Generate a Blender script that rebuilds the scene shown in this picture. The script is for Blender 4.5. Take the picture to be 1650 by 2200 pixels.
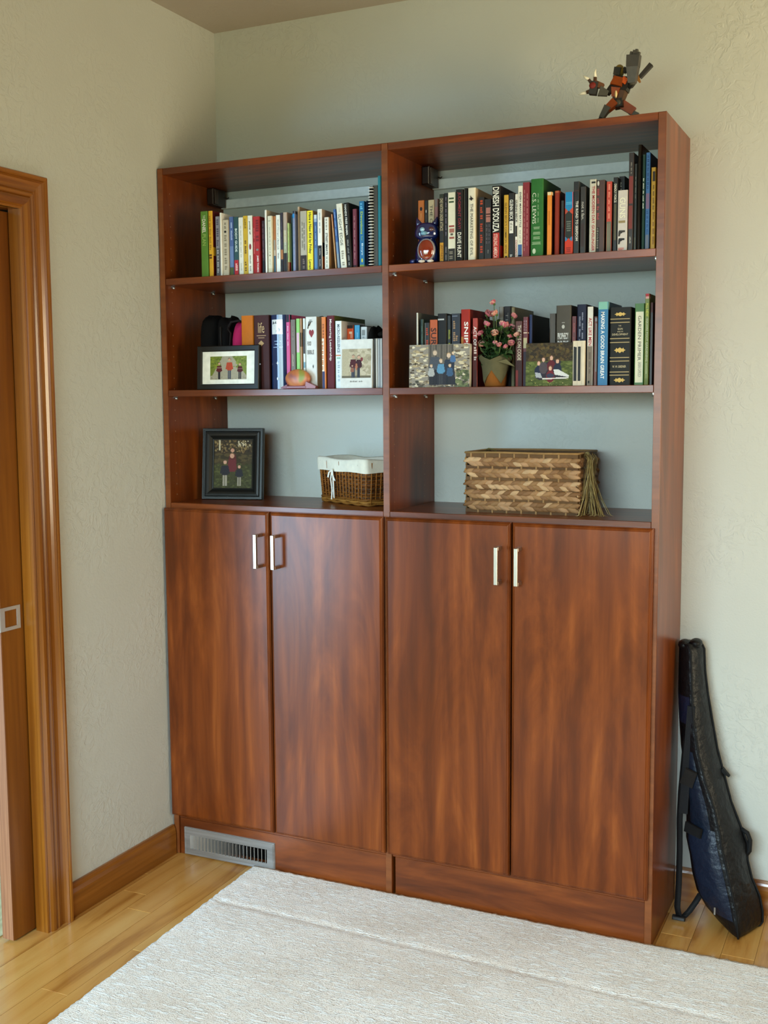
import bpy, math, random
import numpy as np
from mathutils import Vector, Matrix

# ------------------------------------------------------------------ scene, camera, light
scene = bpy.context.scene
C = scene.collection
for o in list(bpy.data.objects):
    bpy.data.objects.remove(o)
random.seed(7)

def camera_setup():
    f, cx, cy, cz = 2391.58, 2.0686, -2.8206, 1.4364
    yaw, pit, roll = 0.4385, -0.1008, -0.0065
    fwd = Vector((-math.sin(yaw)*math.cos(pit), math.cos(yaw)*math.cos(pit), math.sin(pit)))
    right = Vector((math.cos(yaw), math.sin(yaw), 0))
    up = right.cross(fwd)
    r2 = math.cos(roll)*right + math.sin(roll)*up
    u2 = -math.sin(roll)*right + math.cos(roll)*up
    cam = bpy.data.cameras.new('camera')
    cam.sensor_fit = 'HORIZONTAL'; cam.sensor_width = 36.0
    cam.lens = f*36.0/1650.0
    cam.clip_start = 0.05
    ob = bpy.data.objects.new('camera', cam); C.objects.link(ob)
    m = Matrix(((r2.x, u2.x, -fwd.x, cx), (r2.y, u2.y, -fwd.y, cy), (r2.z, u2.z, -fwd.z, cz), (0, 0, 0, 1)))
    ob.matrix_world = m
    scene.camera = ob
camera_setup()

world = bpy.data.worlds.new('world'); scene.world = world
world.use_nodes = True
world.node_tree.nodes['Background'].inputs[0].default_value = (0.72, 0.85, 1.0, 1)
world.node_tree.nodes['Background'].inputs[1].default_value = 0.8

def area(name, loc, target, sx, sy, power, col):
    l = bpy.data.lights.new(name, 'AREA'); l.shape = 'RECTANGLE'; l.size = sx; l.size_y = sy
    l.energy = power; l.color = col
    o = bpy.data.objects.new(name, l); C.objects.link(o); o.location = loc
    d = Vector(target)-Vector(loc)
    o.rotation_euler = d.to_track_quat('-Z', 'Y').to_euler()
    return o
# daylight: blue sky light falls through the window behind the camera, warm light off the sunlit garden
# comes through the window in the right wall, and the neighbouring room is bright beyond the doorway
o = area('rear_window_sky_light', (1.3, -4.1, 1.7), (1.4, -0.5, -2.2), 2.2, 1.2, 128, (0.58, 0.78, 1.0)); o.data.spread = math.radians(110)
o = area('rear_window_lawn_light', (1.1, -4.2, 1.45), (1.1, 0.0, -0.75), 2.0, 1.3, 28, (0.72, 1.0, 0.70)); o.data.spread = math.radians(120)
o = area('right_window_garden_light', (4.12, -0.9, 1.4), (1.9, 0.33, 2.7), 1.4, 1.4, 45, (1.0, 0.87, 0.57)); o.data.spread = math.radians(115)
area('hall_window_light', (-1.4, -3.8, 1.05), (0.25, 0.0, 0.75), 1.4, 2.0, 180, (0.46, 0.74, 1.0))

scene.cycles.max_bounces = 6; scene.cycles.diffuse_bounces = 4; scene.cycles.glossy_bounces = 2
scene.cycles.transmission_bounces = 3; scene.cycles.caustics_reflective = False; scene.cycles.caustics_refractive = False
scene.view_settings.view_transform = 'Standard'
scene.view_settings.look = 'None'
scene.view_settings.exposure = 0.05
scene.view_settings.gamma = 1.0
scene.view_settings.use_curve_mapping = False

# ------------------------------------------------------------------ helpers
def lin(c):
    c = c/255.0
    return c/12.92 if c <= 0.04045 else ((c+0.055)/1.055)**2.4
def hx(h):
    if isinstance(h, (tuple, list)): return tuple(h[:3])
    if len(h) == 3: h = ''.join(a*2 for a in h)
    return (lin(int(h[0:2], 16)), lin(int(h[2:4], 16)), lin(int(h[4:6], 16)))

class MB:
    def __init__(s): s.v = []; s.f = []; s.c = []; s.sm = []
    def add(s, vs, fs, col='808080', smooth=False):
        b = len(s.v); s.v.extend([tuple(p) for p in vs]); c = hx(col)
        for f in fs: s.f.append(tuple(i+b for i in f)); s.c.append(c); s.sm.append(smooth)
    def box(s, x0, x1, y0, y1, z0, z1, col='808080', m=None):
        vs = [(x0,y0,z0),(x1,y0,z0),(x1,y1,z0),(x0,y1,z0),(x0,y0,z1),(x1,y0,z1),(x1,y1,z1),(x0,y1,z1)]
        if m is not None: vs = [tuple(m @ Vector(p)) for p in vs]
        s.add(vs, [(0,3,2,1),(4,5,6,7),(0,1,5,4),(1,2,6,5),(2,3,7,6),(3,0,4,7)], col)
    def bbox(s, x0, x1, y0, y1, z0, z1, b, col='808080', m=None):
        """box with chamfered edges"""
        def ring(y, i):
            return [(x0+i,y,z0+i),(x1-i,y,z0+i),(x1-i,y,z1-i),(x0+i,y,z1-i)]
        vs = []
        ins = [(y0, b), (y0+b, 0), (y1-b, 0), (y1, b)]
        for y, i in ins:
            vs += [(x0+i,y,z0+i),(x1-i,y,z0+i),(x1-i,y,z1-i),(x0+i,y,z1-i)]
        fs = [(0,1,2,3), (15,14,13,12)]
        for k in range(3):
            for j in range(4):
                a = k*4+j; n = k*4+(j+1) % 4
                fs.append((a, a+4, n+4, n))
        if m is not None: vs = [tuple(m @ Vector(p)) for p in vs]
        s.add(vs, fs, col)
    def tube(s, pts, r, n=6, col='808080', closed=False, cap=True, flat=1.0):
        pts = [Vector(p) for p in pts]; N = len(pts)
        rs = r if isinstance(r, (list, tuple)) else [r]*N
        rings = []; prev = None
        for i, p in enumerate(pts):
            if closed: t = pts[(i+1) % N]-pts[i-1]
            else: t = pts[min(i+1, N-1)]-pts[max(i-1, 0)]
            if t.length < 1e-9: t = Vector((0, 0, 1))
            t.normalize()
            if prev is None:
                a = Vector((0, 0, 1)) if abs(t.z) < 0.9 else Vector((1, 0, 0))
                u = t.cross(a).normalized()
            else:
                u = prev-t*prev.dot(t)
                u = u.normalized() if u.length > 1e-6 else t.orthogonal().normalized()
            prev = u; w = t.cross(u)
            rings.append([p+(u*math.cos(2*math.pi*k/n)+w*math.sin(2*math.pi*k/n)*flat)*rs[i] for k in range(n)])
        vs = [q for ring in rings for q in ring]; fs = []
        for i in range(N if closed else N-1):
            a = i*n; b = ((i+1) % N)*n
            for k in range(n): fs.append((a+k, a+(k+1) % n, b+(k+1) % n, b+k))
        if cap and not closed:
            fs.append(tuple(range(n-1, -1, -1))); fs.append(tuple(range((N-1)*n, N*n)))
        s.add(vs, fs, col, True)
    def loft(s, rings, col='808080', cap=True, smooth=True):
        n = len(rings[0]); vs = [q for r in rings for q in r]; fs = []
        for i in range(len(rings)-1):
            for k in range(n):
                fs.append((i*n+k, i*n+(k+1) % n, (i+1)*n+(k+1) % n, (i+1)*n+k))
        if cap: fs.append(tuple(range(n-1, -1, -1))); fs.append(tuple(range((len(rings)-1)*n, len(rings)*n)))
        s.add(vs, fs, col, smooth)
    def lathe(s, prof, n=20, c=(0, 0), col='808080', smooth=True):
        rings = [[(c[0]+r*math.cos(2*math.pi*k/n), c[1]+r*math.sin(2*math.pi*k/n), z) for k in range(n)] for r, z in prof]
        s.loft(rings, col, True, smooth)
    def ell(s, c, r, col='808080', n=14, m=8, rot=None):
        rings = []
        for i in range(m+1):
            t = -math.pi/2+math.pi*i/m; cr = max(math.cos(t), 0.02)
            ring = []
            for k in range(n):
                a = 2*math.pi*k/n
                p = Vector((r[0]*cr*math.cos(a), r[1]*cr*math.sin(a), r[2]*math.sin(t)))
                if rot is not None: p = rot @ p
                ring.append(tuple(p+Vector(c)))
            rings.append(ring)
        s.loft(rings, col)
    def limb(s, p0, p1, w0, w1, d0, d1, col='808080', side=(0, 1, 0)):
        """tapered rectangular limb from p0 to p1"""
        p0 = Vector(p0); p1 = Vector(p1); t = (p1-p0).normalized(); sd = Vector(side)
        sd = (sd-t*sd.dot(t)).normalized(); u = t.cross(sd)
        r0 = [p0+u*a*w0+sd*b*d0 for a, b in ((-1,-1),(1,-1),(1,1),(-1,1))]
        r1 = [p1+u*a*w1+sd*b*d1 for a, b in ((-1,-1),(1,-1),(1,1),(-1,1))]
        s.loft([r0, r1], col, True, False)
    def mesh(s, name):
        me = bpy.data.meshes.new(name); me.from_pydata(s.v, [], s.f)
        ca = me.color_attributes.new('Col', 'FLOAT_COLOR', 'CORNER')
        cols = np.ones((len(me.loops), 4), dtype=np.float32)
        tot = np.array([len(f) for f in s.f]); cols[:, :3] = np.repeat(np.array(s.c, dtype=np.float32), tot, axis=0)
        ca.data.foreach_set('color', cols.ravel())
        me.polygons.foreach_set('use_smooth', s.sm)
        me.update(); return me
    def build(s, name, mat, parent=None, loc=(0, 0, 0)):
        me = s.mesh(name); me.materials.append(mat)
        return link(name, me, parent, loc)

def link(name, data, parent=None, loc=(0, 0, 0)):
    o = bpy.data.objects.new(name, data); C.objects.link(o); o.location = loc
    if parent is not None: o.parent = parent
    return o
def thing(name, label, cat, loc=(0, 0, 0), rotz=0, group=None):
    o = bpy.data.objects.new(name, None); o.empty_display_size = 0.02; C.objects.link(o)
    o.location = loc; o.rotation_euler = (0, 0, rotz)
    return tag(o, label, cat, group)
def tag(o, label, cat, group=None):
    o['label'] = label; o['category'] = cat
    if group: o['group'] = group
    return o
def struct(o, label=None, cat=None):
    o['kind'] = 'structure'
    if label: o['label'] = label
    if cat: o['category'] = cat
    return o
def smooth_sub(o, n=1):
    m = o.modifiers.new('sub', 'SUBSURF'); m.levels = n; m.render_levels = n
    return o

# ------------------------------------------------------------------ materials
MATS = {}
def new_mat(name):
    m = bpy.data.materials.new(name); m.use_nodes = True
    nt = m.node_tree; b = nt.nodes['Principled BSDF']
    return m, nt, b
def N(nt, t, **kw):
    n = nt.nodes.new(t)
    for k, v in kw.items(): setattr(n, k, v)
    return n
def attr_mat(name, rough=0.5, spec=0.4, metal=0.0, coat=0.0, trans=0.0, var=0.06, bump=0.0, bscale=200, bdist=0.003):
    """colour comes from the mesh's own Col attribute, with a little mottling"""
    if name in MATS: return MATS[name]
    m, nt, b = new_mat(name); L = nt.links
    a = N(nt, 'ShaderNodeVertexColor', layer_name='Col')
    tc = N(nt, 'ShaderNodeNewGeometry')
    nz = N(nt, 'ShaderNodeTexNoise'); nz.inputs['Scale'].default_value = 60; nz.inputs['Detail'].default_value = 3
    L.new(tc.outputs['Position'], nz.inputs['Vector'])
    mr = N(nt, 'ShaderNodeMapRange'); mr.inputs[3].default_value = 1-var*2; mr.inputs[4].default_value = 1+var*2
    L.new(nz.outputs['Fac'], mr.inputs[0])
    mx = N(nt, 'ShaderNodeMix', data_type='RGBA', blend_type='MULTIPLY'); mx.inputs[0].default_value = 1
    L.new(a.outputs['Color'], mx.inputs[6]); L.new(mr.outputs[0], mx.inputs[7])
    L.new(mx.outputs[2], b.inputs['Base Color'])
    b.inputs['Roughness'].default_value = rough; b.inputs['Specular IOR Level'].default_value = spec
    b.inputs['Metallic'].default_value = metal; b.inputs['Coat Weight'].default_value = coat
    b.inputs['Coat Roughness'].default_value = 0.08
    if trans: b.inputs['Transmission Weight'].default_value = trans
    if bump:
        n2 = N(nt, 'ShaderNodeTexNoise'); n2.inputs['Scale'].default_value = bscale; n2.inputs['Detail'].default_value = 4
        L.new(tc.outputs['Position'], n2.inputs['Vector'])
        bp = N(nt, 'ShaderNodeBump'); bp.inputs['Strength'].default_value = bump; bp.inputs['Distance'].default_value = bdist
        L.new(n2.outputs['Fac'], bp.inputs['Height']); L.new(bp.outputs[0], b.inputs['Normal'])
    MATS[name] = m
    return m
def ramp(nt, fac, stops):
    r = N(nt, 'ShaderNodeValToRGB'); e = r.color_ramp.elements
    while len(e) > 1: e.remove(e[-1])
    e[0].position = stops[0][0]; e[0].color = (*hx(stops[0][1]), 1)
    for p, c in stops[1:]:
        k = e.new(p); k.color = (*hx(c), 1)
    nt.links.new(fac, r.inputs[0]); return r.outputs[0]
def wood(name, stops, axis='z', rough=0.35, spec=0.5, figure=5.0, stretch=0.11, fine=150, coat=0.0, coarse_w=0.6, distort=1.2, objrand=True, bump=0.03, wave=0.25):
    m, nt, b = new_mat(name); L = nt.links
    g = N(nt, 'ShaderNodeNewGeometry'); oi = N(nt, 'ShaderNodeObjectInfo')
    off = N(nt, 'ShaderNodeVectorMath', operation='SCALE'); off.inputs[0].default_value = (7.3, 5.1, 9.7)
    L.new(oi.outputs['Random'], off.inputs['Scale'])
    ad = N(nt, 'ShaderNodeVectorMath', operation='ADD')
    L.new(g.outputs['Position'], ad.inputs[0])
    if objrand: L.new(off.outputs[0], ad.inputs[1])
    def mapped(s_across, s_along):
        mp = N(nt, 'ShaderNodeVectorMath', operation='MULTIPLY')
        sc = {'x': (s_along, s_across, s_across), 'y': (s_across, s_along, s_across), 'z': (s_across, s_across, s_along)}[axis]
        mp.inputs[1].default_value = sc; L.new(ad.outputs[0], mp.inputs[0]); return mp.outputs[0]
    n1 = N(nt, 'ShaderNodeTexNoise'); n1.inputs['Scale'].default_value = 1; n1.inputs['Detail'].default_value = 5
    n1.inputs['Roughness'].default_value = 0.62; n1.inputs['Distortion'].default_value = distort
    L.new(mapped(figure*2.2, figure*2.2*stretch), n1.inputs['Vector'])
    n2 = N(nt, 'ShaderNodeTexNoise'); n2.inputs['Scale'].default_value = 1; n2.inputs['Detail'].default_value = 3
    L.new(mapped(fine, fine*0.02), n2.inputs['Vector'])
    wv = N(nt, 'ShaderNodeTexWave', wave_type='BANDS', bands_direction={'x': 'Y', 'y': 'X', 'z': 'X'}[axis])
    wv.inputs['Scale'].default_value = 1.0; wv.inputs['Distortion'].default_value = 9; wv.inputs['Detail'].default_value = 3; wv.inputs['Detail Scale'].default_value = 1.2
    L.new(mapped(figure*1.6, figure*1.6*stretch*0.7), wv.inputs['Vector'])
    m1 = N(nt, 'ShaderNodeMix', data_type='FLOAT'); m1.inputs[0].default_value = wave
    L.new(n1.outputs['Fac'], m1.inputs[2]); L.new(wv.outputs['Fac'], m1.inputs[3])
    m2 = N(nt, 'ShaderNodeMix', data_type='FLOAT'); m2.inputs[0].default_value = 1-coarse_w-0.18
    L.new(m1.outputs[0], m2.inputs[2]); L.new(n2.outputs['Fac'], m2.inputs[3])
    col = ramp(nt, m2.outputs[0], stops)
    L.new(col, b.inputs['Base Color'])
    b.inputs['Roughness'].default_value = rough; b.inputs['Specular IOR Level'].default_value = spec
    b.inputs['Coat Weight'].default_value = coat; b.inputs['Coat Roughness'].default_value = 0.15
    bp = N(nt, 'ShaderNodeBump'); bp.inputs['Strength'].default_value = bump; bp.inputs['Distance'].default_value = 0.002
    L.new(n2.outputs['Fac'], bp.inputs['Height']); L.new(bp.outputs[0], b.inputs['Normal'])
    return m
def plaster(name, c0, c1, bump=0.35, rough=0.75):
    m, nt, b = new_mat(name); L = nt.links
    g = N(nt, 'ShaderNodeNewGeometry')
    n1 = N(nt, 'ShaderNodeTexNoise'); n1.inputs['Scale'].default_value = 3.0; n1.inputs['Detail'].default_value = 2
    n2 = N(nt, 'ShaderNodeTexNoise'); n2.inputs['Scale'].default_value = 26; n2.inputs['Detail'].default_value = 6; n2.inputs['Distortion'].default_value = 1.6; n2.inputs['Roughness'].default_value = 0.6
    n3 = N(nt, 'ShaderNodeTexNoise'); n3.inputs['Scale'].default_value = 170; n3.inputs['Detail'].default_value = 3
    for n in (n1, n2, n3): L.new(g.outputs['Position'], n.inputs['Vector'])
    L.new(ramp(nt, n1.outputs['Fac'], [(0.3, c0), (0.7, c1)]), b.inputs['Base Color'])
    mr = N(nt, 'ShaderNodeMapRange'); mr.inputs[1].default_value = 0.47; mr.inputs[2].default_value = 0.56   # trowelled skips
    L.new(n2.outputs['Fac'], mr.inputs[0])
    mk = N(nt, 'ShaderNodeMapRange'); mk.inputs[1].default_value = 0.42; mk.inputs[2].default_value = 0.62
    L.new(n1.outputs['Fac'], mk.inputs[0])
    mu = N(nt, 'ShaderNodeMath', operation='MULTIPLY'); L.new(mr.outputs[0], mu.inputs[0]); L.new(mk.outputs[0], mu.inputs[1])
    ad = N(nt, 'ShaderNodeMath', operation='MULTIPLY_ADD'); ad.inputs[1].default_value = 0.35
    L.new(n3.outputs['Fac'], ad.inputs[0]); L.new(mu.outputs[0], ad.inputs[2])
    bp = N(nt, 'ShaderNodeBump'); bp.inputs['Strength'].default_value = bump; bp.inputs['Distance'].default_value = 0.0045
    L.new(ad.outputs[0], bp.inputs['Height']); L.new(bp.outputs[0], b.inputs['Normal'])
    b.inputs['Roughness'].default_value = rough; b.inputs['Specular IOR Level'].default_value = 0.25
    return m

M_WALL = plaster('wall_paint', 'c4c4ba', 'cacac0')
M_CEIL = plaster('ceiling_paint', 'b7ab9b', 'beb2a2', 0.25)
CAB = [(0.25, '4c220a'), (0.42, '642d0e'), (0.58, '7d3c14'), (0.78, 'a05622')]
M_CAB = wood('cherry_laminate', CAB, 'z', 0.28, 0.34, figure=3.4, stretch=0.16, fine=120, coarse_w=0.68, distort=1.8, wave=0.12)
M_CABX = wood('cherry_laminate_level', CAB, 'x', 0.30, 0.5, figure=5, stretch=0.16, fine=120, coarse_w=0.68, distort=1.8, wave=0.15)
M_EDGE = wood('cherry_edge_band', [(0.3, '6c3716'), (0.7, '864a22')], 'x', 0.35, 0.5, figure=9)
OAK = [(0.25, '6a3608'), (0.45, '834a10'), (0.6, '965a18'), (0.8, 'ab6e26')]
M_CASE = wood('stained_casing', OAK, 'z', 0.24, 0.55, figure=6, stretch=0.05, coat=0.5, wave=0.1)
M_CASEY = wood('stained_casing_level', OAK, 'y', 0.3, 0.5, figure=14, stretch=0.05, coat=0.2)
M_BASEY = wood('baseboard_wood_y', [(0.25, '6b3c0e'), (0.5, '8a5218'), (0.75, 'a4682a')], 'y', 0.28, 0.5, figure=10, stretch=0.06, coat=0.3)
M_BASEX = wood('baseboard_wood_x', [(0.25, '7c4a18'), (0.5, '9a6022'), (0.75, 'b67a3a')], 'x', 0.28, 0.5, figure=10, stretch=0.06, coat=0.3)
M_DOOR = wood('pocket_door_wood', [(0.25, '5a2c06'), (0.5, '75400e'), (0.75, '8d5418')], 'z', 0.35, 0.5, figure=6, stretch=0.06)
M_DOOREDGE = wood('pocket_door_edge', [(0.25, '7c4a30'), (0.6, '94603f'), (0.8, 'a8724e')], 'z', 0.5, 0.4, figure=20, stretch=0.05)  # edge toned lighter and pinker, light from the next room in the colour
M_FLOOR = wood('hickory_boards', [(0.2, '6e3e14'), (0.36, 'a36a2c'), (0.48, 'c28a44'), (0.75, 'd0a05a')], 'y', 0.25, 0.5, figure=2.4, stretch=0.16, coat=0.25, coarse_w=0.74, distort=2.2, wave=0.12)
M_HALLFLOOR = wood('hall_floor', [(0.3, 'b0a070'), (0.7, 'd0c498')], 'y', 0.35, 0.5)
M_PRINT = attr_mat('book_cover_print', 0.42, 0.4)
M_GLOSS = attr_mat('glossy_cover', 0.13, 0.6, var=0.02)
M_CLOTH = attr_mat('book_cloth', 0.6, 0.3)
M_PAGE = attr_mat('paper_pages', 0.85, 0.1, var=0.1)
M_LET = attr_mat('lettering_ink', 0.5, 0.3, var=0.0)
M_PHOTO = attr_mat('photo_print', 0.5, 0.2, var=0.0)
M_NICKEL = attr_mat('brushed_nickel', 0.32, 0.5, metal=1.0, var=0.03)
M_PLASTIC = attr_mat('plastic', 0.35, 0.5, var=0.03)
M_BLACKW = attr_mat('black_painted_wood', 0.4, 0.4, var=0.05)
M_FABRIC = attr_mat('fabric', 0.85, 0.15, var=0.06, bump=0.25, bscale=700)
M_STRAW = attr_mat('straw', 0.6, 0.25, var=0.14, bump=0.3, bscale=900)
M_LEAF = attr_mat('leaf', 0.5, 0.3, var=0.15)
M_PETAL = attr_mat('petal', 0.6, 0.2, var=0.08)
M_GLASSY = attr_mat('coloured_glass', 0.07, 0.7, coat=1.0, var=0.12)
M_NYLON = attr_mat('nylon', 0.40, 0.28, var=0.1, bump=0.8, bscale=34, bdist=0.008)
M_WEB = attr_mat('webbing', 0.7, 0.3, var=0.1, bump=0.3, bscale=900)
M_TOY = attr_mat('toy_plastic', 0.45, 0.3, var=0.12)
M_CHROME = attr_mat('satin_chrome', 0.3, 0.5, metal=0.55, var=0.03)

# ------------------------------------------------------------------ room shell
W, D, H = 1.5116, 0.329, 2.13
Z1, Z2, Z3 = 1.8037, 1.4684, 1.1236
XD, T = 0.7445, 0.0192
XL, ZC = -0.003, 2.615
YI, ZI = -0.592, 1.925          # inner edge of the door casing

fl = MB(); fl.box(-3.2, 4.3, -4.4, D+0.1, -0.06, -0.003, 'c69a5e')
floor = struct(fl.build('floor', M_FLOOR), 'honey coloured hickory board floor', 'floor')
def floor_boards():
    rnd = random.Random(3); pw = 0.083; cache = {}
    x = -0.06; i = 0
    while x < 2.45:
        y = -1.75 - rnd.random()*0.5
        if i == 1: y = -1.29
        while y < D+0.05:
            ln = rnd.choice((0.55, 0.75, 0.95, 1.2))
            if i == 1 and y < -1: ln = 1.0
            y1 = min(y+ln, D+0.06)
            y0 = max(y, -1.7)
            if y1-y0 > 0.03:
                key = round(y1-y0, 3)
                if key not in cache:
                    b = MB(); g = 0.0005
                    b.bbox(g, pw-g, g, key-g, -0.0029, 0.0, 0.0008, 'c69a5e')
                    me = b.mesh('plank'); me.materials.append(M_FLOOR); cache[key] = me
                link('plank', cache[key], floor, (x, y0, 0))
            y = y1
        x += pw; i += 1
floor_boards()

cl = MB(); cl.box(-3.2, 4.3, -4.4, D+0.1, ZC, ZC+0.08)
struct(cl.build('ceiling', M_CEIL), 'dim taupe ceiling with a fine plaster texture', 'ceiling')
bw = MB(); bw.box(XL-0.115, 4.3, D, D+0.1, 0, ZC)
struct(bw.build('wall_back', M_WALL), 'pale sage plastered wall behind the bookcase', 'wall')
lw = MB()
lw.box(XL-0.032, XL, YI+0.02, D, 0, ZC); lw.box(XL-0.115, XL-0.074, YI+0.02, D, 0, ZC)      # two skins: the pocket between them
lw.box(XL-0.115, XL, -1.5, YI+0.02, ZI+0.02, ZC)
lw.box(XL-0.115, XL, -4.4, -1.5, 0, ZC)
struct(lw.build('wall_left', M_WALL), 'pale sage plastered wall with the doorway', 'wall')
rw = MB(); rw.box(4.2, 4.3, -4.4, -1.8, 0, ZC); rw.box(4.2, 4.3, -0.1, D, 0, ZC); rw.box(4.2, 4.3, -1.8, -0.1, 0, 0.65); rw.box(4.2, 4.3, -1.8, -0.1, 2.15, ZC)
struct(rw.build('wall_right', M_WALL), 'plastered wall right of the camera', 'wall')
wx0, wx1, wz0, wz1 = 0.1, 2.2, 0.75, 2.15
rr = MB(); rr.box(XL, wx0, -4.4, -4.3, 0, ZC); rr.box(wx1, 4.2, -4.4, -4.3, 0, ZC)
rr.box(wx0, wx1, -4.4, -4.3, 0, wz0); rr.box(wx0, wx1, -4.4, -4.3, wz1, ZC)
struct(rr.build('wall_rear', M_WALL), 'plastered wall with the window behind the camera', 'wall')
def window():
    b = MB(); t = 0.05
    for x0, x1, z0, z1 in ((wx0, wx1, wz0, wz0+t), (wx0, wx1, wz1-t, wz1), (wx0, wx0+t, wz0+t, wz1-t), (wx1-t, wx1, wz0+t, wz1-t), (1.125, 1.175, wz0+t, wz1-t)):
        b.box(x0, x1, -4.38, -4.32, z0, z1, '8f5716')
    w = struct(b.build('window_1', M_CASE), 'stained wooden window frame behind the camera', 'window')
    m, nt, bs = new_mat('window_glass'); bs.inputs['Transmission Weight'].default_value = 1; bs.inputs['Roughness'].default_value = 0.0
    for x0, x1 in ((wx0+t, 1.125), (1.175, wx1-t)):
        p = MB(); p.box(x0, x1, -4.352, -4.347, wz0+t, wz1-t); p.build('pane', m, w)
    b = MB()
    for y0, y1, z0, z1 in ((-1.8, -0.1, 0.65, 0.7), (-1.8, -0.1, 2.1, 2.15), (-1.8, -1.75, 0.7, 2.1), (-0.15, -0.1, 0.7, 2.1), (-0.975, -0.925, 0.7, 2.1)):
        b.box(4.22, 4.28, y0, y1, z0, z1, '8f5716')
    w = struct(b.build('window_2', M_CASE), 'stained wooden window frame in the right wall', 'window')
    for y0, y1 in ((-1.75, -0.975), (-0.925, -0.15)):
        p = MB(); p.box(4.247, 4.252, y0, y1, 0.7, 2.1); p.build('pane', m, w)
window()
# neighbouring room, seen as a sliver through the doorway
hw = MB(); hw.box(-3.2, -3.1, -4.4, D, 0, ZC)
struct(hw.build('wall_hall', M_WALL), 'plain wall of the neighbouring room', 'wall')
hw = MB(); hw.box(-3.1, XL-0.115, D-0.1, D, 0, ZC)
struct(hw.build('wall_hall_end', M_WALL), 'end wall of the neighbouring room', 'wall')
hw = MB(); hw.box(-3.1, XL-0.115, -4.4, -4.3, 0, ZC)
struct(hw.build('wall_hall_rear', M_WALL), 'rear wall of the neighbouring room', 'wall')
hf = MB(); hf.box(-3.1, -0.1, -4.3, D-0.1, -0.0029, -0.0005, 'c8bc90')
struct(hf.build('floor_hall', M_HALLFLOOR), 'pale floor of the neighbouring room', 'floor')

# door casing, swept profile with mitred corner
PROF = [(0,0),(0,.011),(.005,.0125),(.008,.0105),(.011,.014),(.017,.0185),(.024,.0195),(.030,.0175),(.033,.0125),(.035,.0145),(.040,.0175),(.044,.016),(.046,.0115),(.049,.0135),(.057,.012),(.065,.0135),(.072,.0175),(.076,.0225),(.078,.0205),(.082,.0245),(.088,.0245),(.0905,.021),(.0905,0)]
def casing():
    leg = MB(); vs = []
    for w, h in PROF: vs.append((XL+h, YI+w, 0.0)); vs.append((XL+h, YI+w, ZI+w))
    fs = [(2*i, 2*i+2, 2*i+3, 2*i+1) for i in range(len(PROF)-1)]
    leg.add(vs, fs, 'a86b20', False)
    o = leg.build('trim_1', M_CASE); struct(o, 'moulded honey stained door casing leg', 'trim')
    head = MB(); vs = []
    for w, h in PROF: vs.append((XL+h, YI+w, ZI+w)); vs.append((XL+h, -1.5-w, ZI+w))
    head.add(vs, fs, 'a86b20', False)
    o = head.build('trim_2', M_CASEY); struct(o, 'moulded honey stained casing above the doorway', 'trim')
    leg2 = MB(); vs = []
    for w, h in PROF: vs.append((XL+h, -1.5-w, 0.0)); vs.append((XL+h, -1.5-w, ZI+w))
    leg2.add(vs, [f[::-1] for f in fs], 'a86b20', False)
    struct(leg2.build('trim_3', M_CASE), 'moulded casing leg on the far side of the doorway', 'trim')
    j = MB(); j.box(XL-0.030, XL+0.0004, YI, YI+0.019, 0, ZI); j.box(XL-0.115, XL-0.076, YI, YI+0.019, 0, ZI)
    j.box(XL-0.115, XL+0.004, -1.5, YI, ZI, ZI+0.019); j.box(XL-0.115, XL+0.004, -1.5, -1.481, 0, ZI)
    struct(j.build('trim_4', M_CASE), 'stained jamb boards lining the doorway', 'trim')
casing()
def pocket_door():
    b = MB(); b.bbox(XL-0.072, XL-0.034, -0.672, 0.2, 0.006, ZI-0.006, 0.0015, '75400e')
    d = b.build('door_1', M_DOOR); struct(d, 'reddish brown pocket door slid almost fully into the wall', 'door')
    e = MB(); e.box(XL-0.0715, XL-0.0345, -0.6735, -0.6718, 0.007, ZI-0.007); e.build('door_edge', M_DOOREDGE, d)
    p = MB(); y0, y1, z0, z1 = -0.6745, -0.603, 0.842, 0.904
    x = XL-0.0345
    for a in ((y0, y0+0.016, z0, z1), (y1-0.012, y1, z0, z1), (y0+0.016, y1-0.012, z0, z0+0.009), (y0+0.016, y1-0.012, z1-0.009, z1)):
        p.box(x, x+0.0025, a[0], a[1], a[2], a[3], 'c8c8c4')
    p.box(x-0.0005, x+0.0004, y0+0.016, y1-0.012, z0+0.009, z1-0.009, '5c564e')  # recess floor darker than the plate, shade put into its colour
    p.box(XL-0.0715, XL-0.0325, -0.677, -0.6735, z0, z1, 'd0d4d2')
    q = p.build('door_pull', M_CHROME, d); q['label'] = 'square nickel flush pull wrapping the door edge'
pocket_door()
bb = MB()
P2 = [(0, 0), (.014, 0), (.014, .07), (.0115, .082), (.009, .088), (.007, .0955), (0, .0955)]
vs = []
for h, z in P2: vs += [(XL+h, YI+0.0905, z), (XL+h, -0.006, z)]
bb.add(vs, [(2*i, 2*i+2, 2*i+3, 2*i+1) for i in range(len(P2)-1)]+[tuple(range(1, 2*len(P2), 2)), tuple(range(2*len(P2)-2, -1, -2))], '8a5218')
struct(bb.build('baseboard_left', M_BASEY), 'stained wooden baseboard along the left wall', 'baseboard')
bb = MB(); vs = []
for h, z in P2: vs += [(W+0.0015, D-h, z), (4.2, D-h, z)]
bb.add(vs, [(2*i, 2*i+1, 2*i+3, 2*i+2) for i in range(len(P2)-1)]+[tuple(range(0, 2*len(P2), 2)), tuple(range(2*len(P2)-1, 0, -2))], '9a6022')
struct(bb.build('baseboard_back', M_BASEX), 'stained wooden baseboard right of the bookcase', 'baseboard')

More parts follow.
